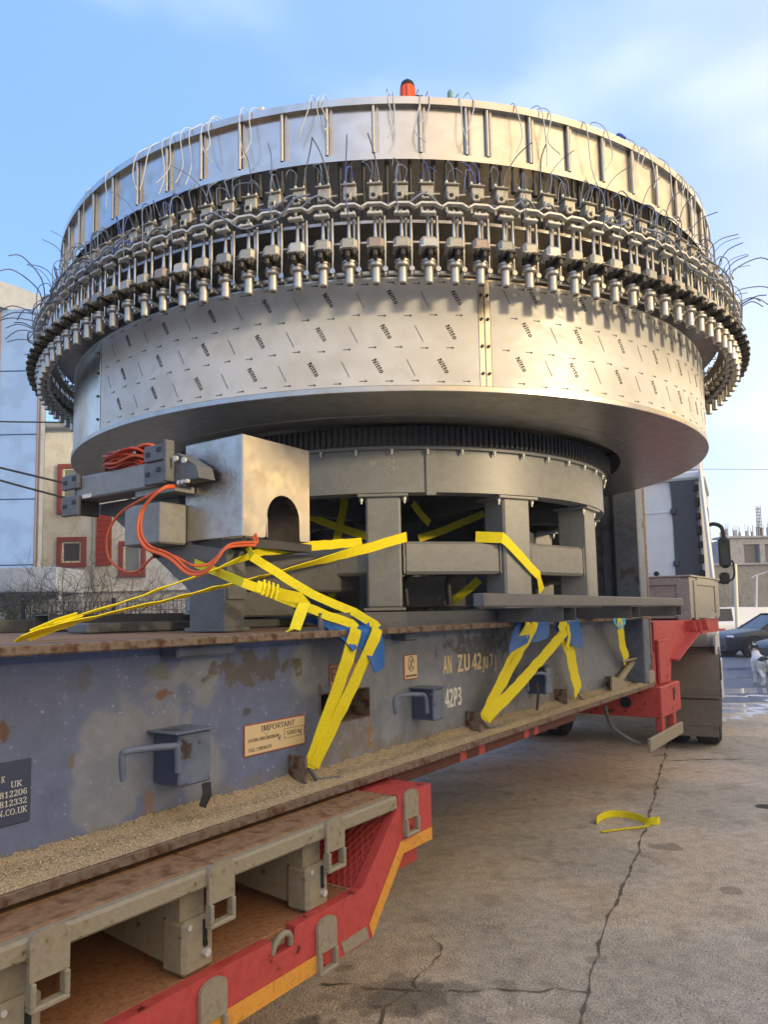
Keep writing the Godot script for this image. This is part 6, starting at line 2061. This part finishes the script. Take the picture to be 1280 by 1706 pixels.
	# blue edge pads
	pad([[2.31, 1.640, -0.10], [2.345, 1.612, -0.02], [2.40, 1.600, 0.004], [2.55, 1.602, 0.006], [2.58, 1.64, -0.02], [2.635, 1.60, 0.004]], [[2.36, 1.55, 0.010], [2.42, 1.50, 0.012], [2.48, 1.52, 0.006], [2.545, 1.46, 0.006], [2.58, 1.40, 0.004], [2.655, 1.42, 0.010]], "blue plastic edge pad under the left yellow straps")
	pad([[4.02, 1.598, 0.004], [4.12, 1.600, 0.006], [4.25, 1.602, 0.006], [4.35, 1.602, 0.007], [4.45, 1.600, 0.004], [4.52, 1.598, 0.004]], [[3.90, 1.41, 0.006], [4.05, 1.44, 0.008], [4.2, 1.46, 0.007], [4.3, 1.46, 0.01], [4.42, 1.47, 0.01], [4.52, 1.48, 0.006]], "wide dark blue edge pad right of the stencilled number")
	pad([[4.62, 1.598, 0.004], [4.72, 1.600, 0.006], [4.85, 1.602, 0.007], [4.95, 1.600, 0.004], [5.02, 1.599, 0.004], [5.06, 1.598, 0.004]], [[4.66, 1.50, 0.006], [4.75, 1.47, 0.008], [4.87, 1.42, 0.012], [4.97, 1.40, 0.01], [5.08, 1.385, 0.012], [5.14, 1.39, 0.008]], "dark blue edge pad under the strap that falls to the right")
	var o2 := pad([[5.82, 1.598, 0.004], [5.88, 1.600, 0.006], [5.95, 1.602, 0.007], [6.02, 1.600, 0.004], [6.08, 1.599, 0.004], [6.12, 1.598, 0.004]], [[5.88, 1.53, 0.006], [5.94, 1.50, 0.008], [6.0, 1.49, 0.012], [6.06, 1.51, 0.01], [6.12, 1.53, 0.012], [6.16, 1.55, 0.008]], "small pale blue edge pad near the flat rack's end post")
	(o2.get_child(0) as MeshInstance3D).material_override = mat("tarp_pale", rgb(90, 168, 206), 0.5)
	# a strap dropped on the concrete
	o = thing("dropped_strap", "short yellow strap lying in a loop on the concrete beside the crack", "strap", Vector3(1.8, 0, -5.9))
	off = Vector3(1.8, 0, -5.9)
	var m := mb()
	var arc := bez([Vector3(1.602, 0.03, -5.873), Vector3(1.648, 0.03, -5.953), Vector3(1.704, 0.03, -6.017), Vector3(1.785, 0.03, -6.063), Vector3(1.864, 0.03, -6.04), Vector3(1.934, 0.03, -5.966), Vector3(1.99, 0.026, -5.85), Vector3(2.05, 0.03, -5.82)], 4)
	m.ribbon(arc, V, 0.052, 0.004)
	m.ribbon([Vector3(2.05, 0.03, -5.82), Vector3(2.085, 0.03, -5.86), Vector3(2.05, 0.026, -5.88), Vector3(1.99, 0.02, -5.86)], V, 0.05, 0.004)
	m.ribbon(bez([Vector3(1.99, 0.02, -5.86), Vector3(1.955, 0.010, -5.785), Vector3(1.86, 0.006, -5.755), Vector3(1.766, 0.006, -5.735), Vector3(1.58, 0.006, -5.671)], 4), Vector3(0.2, 0.1, 1), 0.045, 0.004)
	obj("webbing", m, M.webbing, o)

func pad(top: Array, bot: Array, label: String) -> Node3D:
	var o := tthing("edge_pad", label, "edge pad", top[2][0], 1.59, 0.0)
	var m := mb()
	var rows := []
	for t in 6:
		var row := []
		for i in top.size():
			var a := Vector3(top[i][0], top[i][1], top[i][2]); var b := Vector3(bot[i][0], bot[i][1], bot[i][2])
			if t == 0: row.append(a + Vector3(0, 0.004, -0.12))
			elif t == 1: row.append(a)
			else: row.append(a.lerp(b, (t - 1) / 4.0) + Vector3(0, 0, 0.006 * sin(i * 2.1 + t * 1.3)))
		rows.append(row)
	m.skin(rows)
	var back := []
	for r in rows:
		var row := []
		for p in r: row.append(p + Vector3(0, -0.0005, -0.003))
		row.reverse()
		back.append(row)
	m.skin(back)
	obj("sheet", m, M.tarp, o)
	return o

# ---------------------------------------------------------------- cars
func car(called: String, label: String, at: Vector3, turn: float, paint: Material, L: float, H: float, van := false) -> void:
	var o := thing(called, label, "van" if van else "car", at, turn)
	var W := 0.90
	var hb := 0.62 * H                                    # belt line
	# stations along x from the nose backwards: x, top of body, half width
	var st := [[0.0, 0.42 * H, 0.62], [0.06, 0.47 * H, 0.74], [0.22, 0.53 * H, 0.84], [0.55, 0.57 * H, W], [1.05, 0.615 * H, W], [1.5, hb, W], [2.4, hb, W], [3.3, hb + 0.03, W], [L - 0.35, hb + 0.05, W], [L - 0.08, hb, 0.84], [L, hb - 0.1, 0.76]]
	var m := MB.new()
	var rows := []
	for s in st:
		var w: float = s[2]; var t: float = s[1]
		rows.append([Vector3(-s[0], 0.20, w * 0.85), Vector3(-s[0], 0.28, w * 0.97), Vector3(-s[0], 0.45 * H, w), Vector3(-s[0], t - 0.06, w * 0.97), Vector3(-s[0], t, w * 0.86), Vector3(-s[0], t + 0.02, 0), Vector3(-s[0], t, -w * 0.86), Vector3(-s[0], t - 0.06, -w * 0.97), Vector3(-s[0], 0.45 * H, -w), Vector3(-s[0], 0.28, -w * 0.97), Vector3(-s[0], 0.20, -w * 0.85)])
	for r in rows: r.reverse()
	m.skin(rows)
	for e in [0, rows.size() - 1]:
		var r: Array = rows[e]
		for i in range(1, r.size() - 1):
			if e == 0: m.tri(r[0], r[i + 1], r[i])
			else: m.tri(r[0], r[i], r[i + 1])
	var body := obj("body", m, paint, o)
	# greenhouse in dark glass with a painted roof and pillars
	var x0 := 0.75 if van else 1.15
	var xr0 := 1.35 if van else 2.0
	var xr1 := L - 0.12 if van else L - 0.75
	var x1 := L - 0.04 if van else L - 0.15
	m = MB.new()
	var base := [Vector2(-x0, W * 0.82), Vector2(-x1, W * 0.82)]
	var q := [Vector3(-x0, hb - 0.02, W * 0.80), Vector3(-x1, hb, W * 0.82), Vector3(-xr1, H - 0.05, W * 0.66), Vector3(-xr0, H - 0.05, W * 0.66)]
	var p := []
	for v in q: p.append(Vector3(v.x, v.y, -v.z))
	m.quad(q[1], q[0], q[3], q[2]); m.quad(p[0], p[1], p[2], p[3]); m.quad(q[0], p[0], p[3], q[3]); m.quad(p[1], q[1], q[2], p[2])
	obj("window", m, M.glass_dark, o)
	m = MB.new()
	rows = []
	for i in 7:
		var t := i / 6.0
		var row := []
		for j in 7:
			var z := lerpf(-1, 1, j / 6.0)
			row.append(Vector3(-lerpf(xr0 - 0.05, xr1 + 0.05, t), H - 0.055 + 0.055 * (1 - z * z) * sin(PI * clampf(t * 0.8 + 0.1, 0, 1)), z * W * 0.67))
		rows.append(row)
	m.skin(rows)
	for s in [-1.0, 1.0]:
		var fr := Vector3(-xr0, H - 0.05, s * W * 0.665); var ff := Vector3(-x0, hb - 0.02, s * W * 0.81)
		m.bar(ff, fr, 0.05, 0.05)
		m.bar(Vector3(-x1, hb, s * W * 0.825), Vector3(-xr1, H - 0.05, s * W * 0.665), 0.07, 0.09)
		m.bar(fr, Vector3(-xr1, H - 0.05, s * W * 0.665), 0.05, 0.05)
		var mid := lerpf(x0, x1, 0.52)
		m.bar(Vector3(-mid, hb, s * W * 0.825), Vector3(-mid + 0.02, H - 0.05, s * W * 0.672), 0.03, 0.07)
		if van: m.quad(Vector3(-mid, hb, s * W * 0.84), Vector3(-x1, hb, s * W * 0.84), Vector3(-xr1, H - 0.04, s * W * 0.69), Vector3(-mid, H - 0.04, s * W * 0.69))
	obj("roof", m, paint, o)
	for s in [-1.0, 1.0]:
		m = MB.new()
		m.box(Vector3(-0.20, 0.46 * H, s * 0.66), Vector3(0.28, 0.10, 0.26), 0.04, Basis(Vector3.UP, -s * 0.5))
		obj("headlight", m, M.lamp_glass, o)
		m = MB.new()
		m.box(Vector3(-L + 0.06, 0.5 * H, s * 0.66), Vector3(0.10, 0.12, 0.22), 0.03)
		obj("tail_light", m, M.red_clad, o)
		m = MB.new()
		m.box(Vector3(-x0 - 0.35, hb + 0.07, s * (W + 0.08)), Vector3(0.09, 0.11, 0.17), 0.03)
		obj("side_mirror", m, paint, o)
	m = MB.new()
	m.box(Vector3(0.005, 0.32, 0), Vector3(0.03, 0.12, 1.0), 0.01)
	obj("grille", m, M.black, o)
	off = Vector3.ZERO
	for x in [-0.82, -L + 0.80]:
		for s in [-1.0, 1.0]:
			m = MB.new()
			m.cyl(Vector3(x, 0.33, s * (W - 0.2)), Vector3(x, 0.33, s * (W + 0.004)), 0.385, -1, 24)
			obj("wheel_arch", m, M.black, o)
			wheel(o, Vector3(x, 0.33, s * (W - 0.085)), 0.33, 0.22, "wheel", M.alloy)

func build_cars() -> void:
	car("parked_car", "dark hatchback with silver spoked wheels seen from the side, behind the dog", Vector3(11.30, 0, -25.4), PI + 0.06, M.car_dark, 4.3, 1.45)
	car("parked_car", "black car cut off by the right edge, nearest to the dog", Vector3(9.5, 0, -18.6), PI + 0.10, M.car_black, 4.3, 1.42)
	car("white_van", "white van behind the yellow post", Vector3(13.2, 0, -34.5), PI - 0.12, M.car_white, 4.4, 1.66, true)
	car("parked_car", "pale cream car half hidden behind the dark hatchback", Vector3(19.4, 0, -37.5), PI + 0.9, M.car_cream, 4.2, 1.30)
	car("parked_car", "silver car at the left edge beyond the flat rack's deck", Vector3(-4.15, 0, -9.2), 0.25, M.car_silver, 4.2, 1.62)
	var t := thing("box_lorry", "pale lorry body far behind, seen through the openings of the base", "lorry", Vector3(0.5, 0, -15.5), 0.0)
	var m := MB.new()
	m.box(Vector3(0.4, 2.1, 0), Vector3(5.6, 2.5, 2.3), 0.04)
	obj("box_body", m, M.car_white, t)
	m = MB.new()
	m.box(Vector3(-3.35, 1.55, 0), Vector3(1.7, 2.0, 2.2), 0.12)
	obj("cab", m, M.car_white, t)
	m = MB.new()
	m.box(Vector3(-3.5, 2.0, 1.09), Vector3(1.0, 0.6, 0.05), 0.02)
	m.box(Vector3(-4.19, 2.0, 0), Vector3(0.05, 0.7, 1.9), 0.02)
	obj("window", m, M.glass_dark, t)
	m = MB.new()
	m.box(Vector3(0, 0.75, 0), Vector3(7.2, 0.2, 1.0))
	obj("chassis", m, M.cab_dark, t)
	for x in [-3.3, 1.8]:
		for z in [-0.95, 0.95]: wheel(t, Vector3(x, 0.45, z), 0.45, 0.28, "wheel")

# ---------------------------------------------------------------- the dog
func build_dog() -> void:
	# joints: x forward, y up, z to the left; [a, b, radius a, radius b]
	var B := [
		[Vector3(-0.27, 0.50, 0), Vector3(-0.05, 0.50, 0), 0.105, 0.105], [Vector3(-0.05, 0.50, 0), Vector3(0.22, 0.50, 0), 0.105, 0.135], [Vector3(0.15, 0.45, 0), Vector3(0.26, 0.45, 0), 0.11, 0.11],
		[Vector3(0.27, 0.55, 0), Vector3(0.42, 0.72, 0), 0.095, 0.07], [Vector3(0.43, 0.76, 0), Vector3(0.48, 0.755, 0), 0.078, 0.068], [Vector3(0.50, 0.74, 0), Vector3(0.62, 0.715, 0), 0.045, 0.032],
		[Vector3(0.40, 0.80, 0.055), Vector3(0.385, 0.73, 0.085), 0.022, 0.016], [Vector3(0.40, 0.80, -0.055), Vector3(0.385, 0.73, -0.085), 0.022, 0.016]]
	for s in [-1.0, 1.0]:
		B.append([Vector3(0.20, 0.47, 0.085 * s), Vector3(0.17, 0.29, 0.095 * s), 0.075, 0.045])
		B.append([Vector3(0.17, 0.29, 0.095 * s), Vector3(0.195, 0.05, 0.09 * s), 0.038, 0.026])
		B.append([Vector3(0.195, 0.03, 0.09 * s), Vector3(0.24, 0.025, 0.09 * s), 0.030, 0.024])
		var fw: float = 0.03 * s
		B.append([Vector3(-0.26, 0.48, 0.075 * s), Vector3(-0.17 + fw, 0.33, 0.10 * s), 0.10, 0.062])
		B.append([Vector3(-0.17 + fw, 0.33, 0.10 * s), Vector3(-0.34 + fw, 0.19, 0.095 * s), 0.052, 0.030])
		B.append([Vector3(-0.34 + fw, 0.19, 0.095 * s), Vector3(-0.30 + fw, 0.04, 0.095 * s), 0.029, 0.025])
		B.append([Vector3(-0.30 + fw, 0.028, 0.095 * s), Vector3(-0.24 + fw, 0.025, 0.095 * s), 0.028, 0.024])
	B += [[Vector3(-0.36, 0.53, 0), Vector3(-0.45, 0.42, 0.02), 0.028, 0.022], [Vector3(-0.45, 0.42, 0.02), Vector3(-0.47, 0.25, 0.03), 0.022, 0.010]]
	var c := 0.014
	var lo := Vector3(-0.54, -0.03, -0.22)
	var n := Vector3i(88, 66, 32)
	var f := PackedFloat32Array(); f.resize(n.x * n.y * n.z); f.fill(1.0)
	for b in B:
		var a: Vector3 = b[0]; var e: Vector3 = b[1]
		var rm: float = maxf(b[2], b[3]) + 0.06
		var d := e - a
		var dd := maxf(d.length_squared(), 1e-6)
		var i0 := Vector3i(((Vector3(minf(a.x, e.x), minf(a.y, e.y), minf(a.z, e.z)) - Vector3.ONE * rm - lo) / c).floor()).clamp(Vector3i.ZERO, n - Vector3i.ONE)
		var i1 := Vector3i(((Vector3(maxf(a.x, e.x), maxf(a.y, e.y), maxf(a.z, e.z)) + Vector3.ONE * rm - lo) / c).ceil()).clamp(Vector3i.ZERO, n - Vector3i.ONE)
		for x in range(i0.x, i1.x + 1):
			for y in range(i0.y, i1.y + 1):
				for z in range(i0.z, i1.z + 1):
					var p := lo + Vector3(x, y, z) * c
					var t := clampf((p - a).dot(d) / dd, 0, 1)
					var v: float = (p - a - d * t).length() - lerpf(b[2], b[3], t)
					var k := (x * n.y + y) * n.z + z
					var o: float = f[k]
					var h := clampf(0.5 + 0.5 * (o - v) / 0.03, 0, 1)
					f[k] = lerpf(o, v, h) - 0.03 * h * (1 - h)
	# surface nets
	var vid := PackedInt32Array(); vid.resize(n.x * n.y * n.z); vid.fill(-1)
	var m := MB.new()
	var nz := noise(4.0, 3, 77)
	for x in n.x - 1:
		for y in n.y - 1:
			for z in n.z - 1:
				var s := Vector3.ZERO; var cnt := 0
				var vals := []
				for k in 8: vals.append(f[((x + (k & 1)) * n.y + y + ((k >> 1) & 1)) * n.z + z + (k >> 2)])
				for e in [[0, 1], [2, 3], [4, 5], [6, 7], [0, 2], [1, 3], [4, 6], [5, 7], [0, 4], [1, 5], [2, 6], [3, 7]]:
					var a: float = vals[e[0]]; var b: float = vals[e[1]]
					if (a < 0) == (b < 0): continue
					var t := a / (a - b)
					var p0 := Vector3(e[0] & 1, (e[0] >> 1) & 1, e[0] >> 2); var p1 := Vector3(e[1] & 1, (e[1] >> 1) & 1, e[1] >> 2)
					s += p0.lerp(p1, t); cnt += 1
				if cnt == 0: continue
				var p := lo + (Vector3(x, y, z) + s / cnt) * c
				var gr := Vector3(vals[1] + vals[3] + vals[5] + vals[7] - vals[0] - vals[2] - vals[4] - vals[6], vals[2] + vals[3] + vals[6] + vals[7] - vals[0] - vals[1] - vals[4] - vals[5], vals[4] + vals[5] + vals[6] + vals[7] - vals[0] - vals[1] - vals[2] - vals[3])
				var w := nz.get_noise_3dv(p * 3.0) * 0.06
				var black := p.distance_to(Vector3(-0.27, 0.56, -0.06)) < 0.12 + w or p.distance_to(Vector3(0.38, 0.78, 0.08)) < 0.085 + w or p.distance_to(Vector3(0.38, 0.78, -0.08)) < 0.085 + w or p.x > 0.605
				m.col = Color(0.03, 0.028, 0.027) if black else Color(0.72, 0.70, 0.66)
				vid[(x * n.y + y) * n.z + z] = m.put(p, gr)
	for x in range(1, n.x - 1):
		for y in range(1, n.y - 1):
			for z in range(1, n.z - 1):
				var a: float = f[(x * n.y + y) * n.z + z]
				for ax in 3:
					var q := Vector3i(x, y, z); q[ax] += 1
					var b: float = f[(q.x * n.y + q.y) * n.z + q.z]
					if (a < 0) == (b < 0): continue
					var u := Vector3i.ZERO; var v := Vector3i.ZERO
					u[(ax + 1) % 3] = 1; v[(ax + 2) % 3] = 1
					var cs := []
					for o in [Vector3i.ZERO, u, u + v, v]:
						var r: Vector3i = Vector3i(x, y, z) - o
						cs.append(vid[(r.x * n.y + r.y) * n.z + r.z])
					if cs.min() < 0: continue
					if a < 0: m.I.append_array(PackedInt32Array([cs[0], cs[2], cs[1], cs[0], cs[3], cs[2]]))
					else: m.I.append_array(PackedInt32Array([cs[0], cs[1], cs[2], cs[0], cs[2], cs[3]]))
	var o := thing("dog", "white dog with a black rump patch standing with its back turned", "dog", Vector3(8.03, 0, -15.95), atan2(0.985, 0.17))
	obj("body", m, M.fur, o)
	m = MB.new()
	m.xf = Transform3D(Basis(Vector3.BACK, -0.72), Vector3(0.375, 0.67, 0))
	m.lathe([Vector2(0.077, -0.012), Vector2(0.083, -0.012), Vector2(0.083, 0.012), Vector2(0.077, 0.012)], 20)
	obj("collar", m, M.red_clad, o)
	for s in [-1.0, 1.0]:
		m = MB.new()
		m.cyl(Vector3(0.515, 0.785, 0.036 * s), Vector3(0.530, 0.787, 0.040 * s), 0.009, 0.006, 8)
		obj("eye", m, M.black, o)
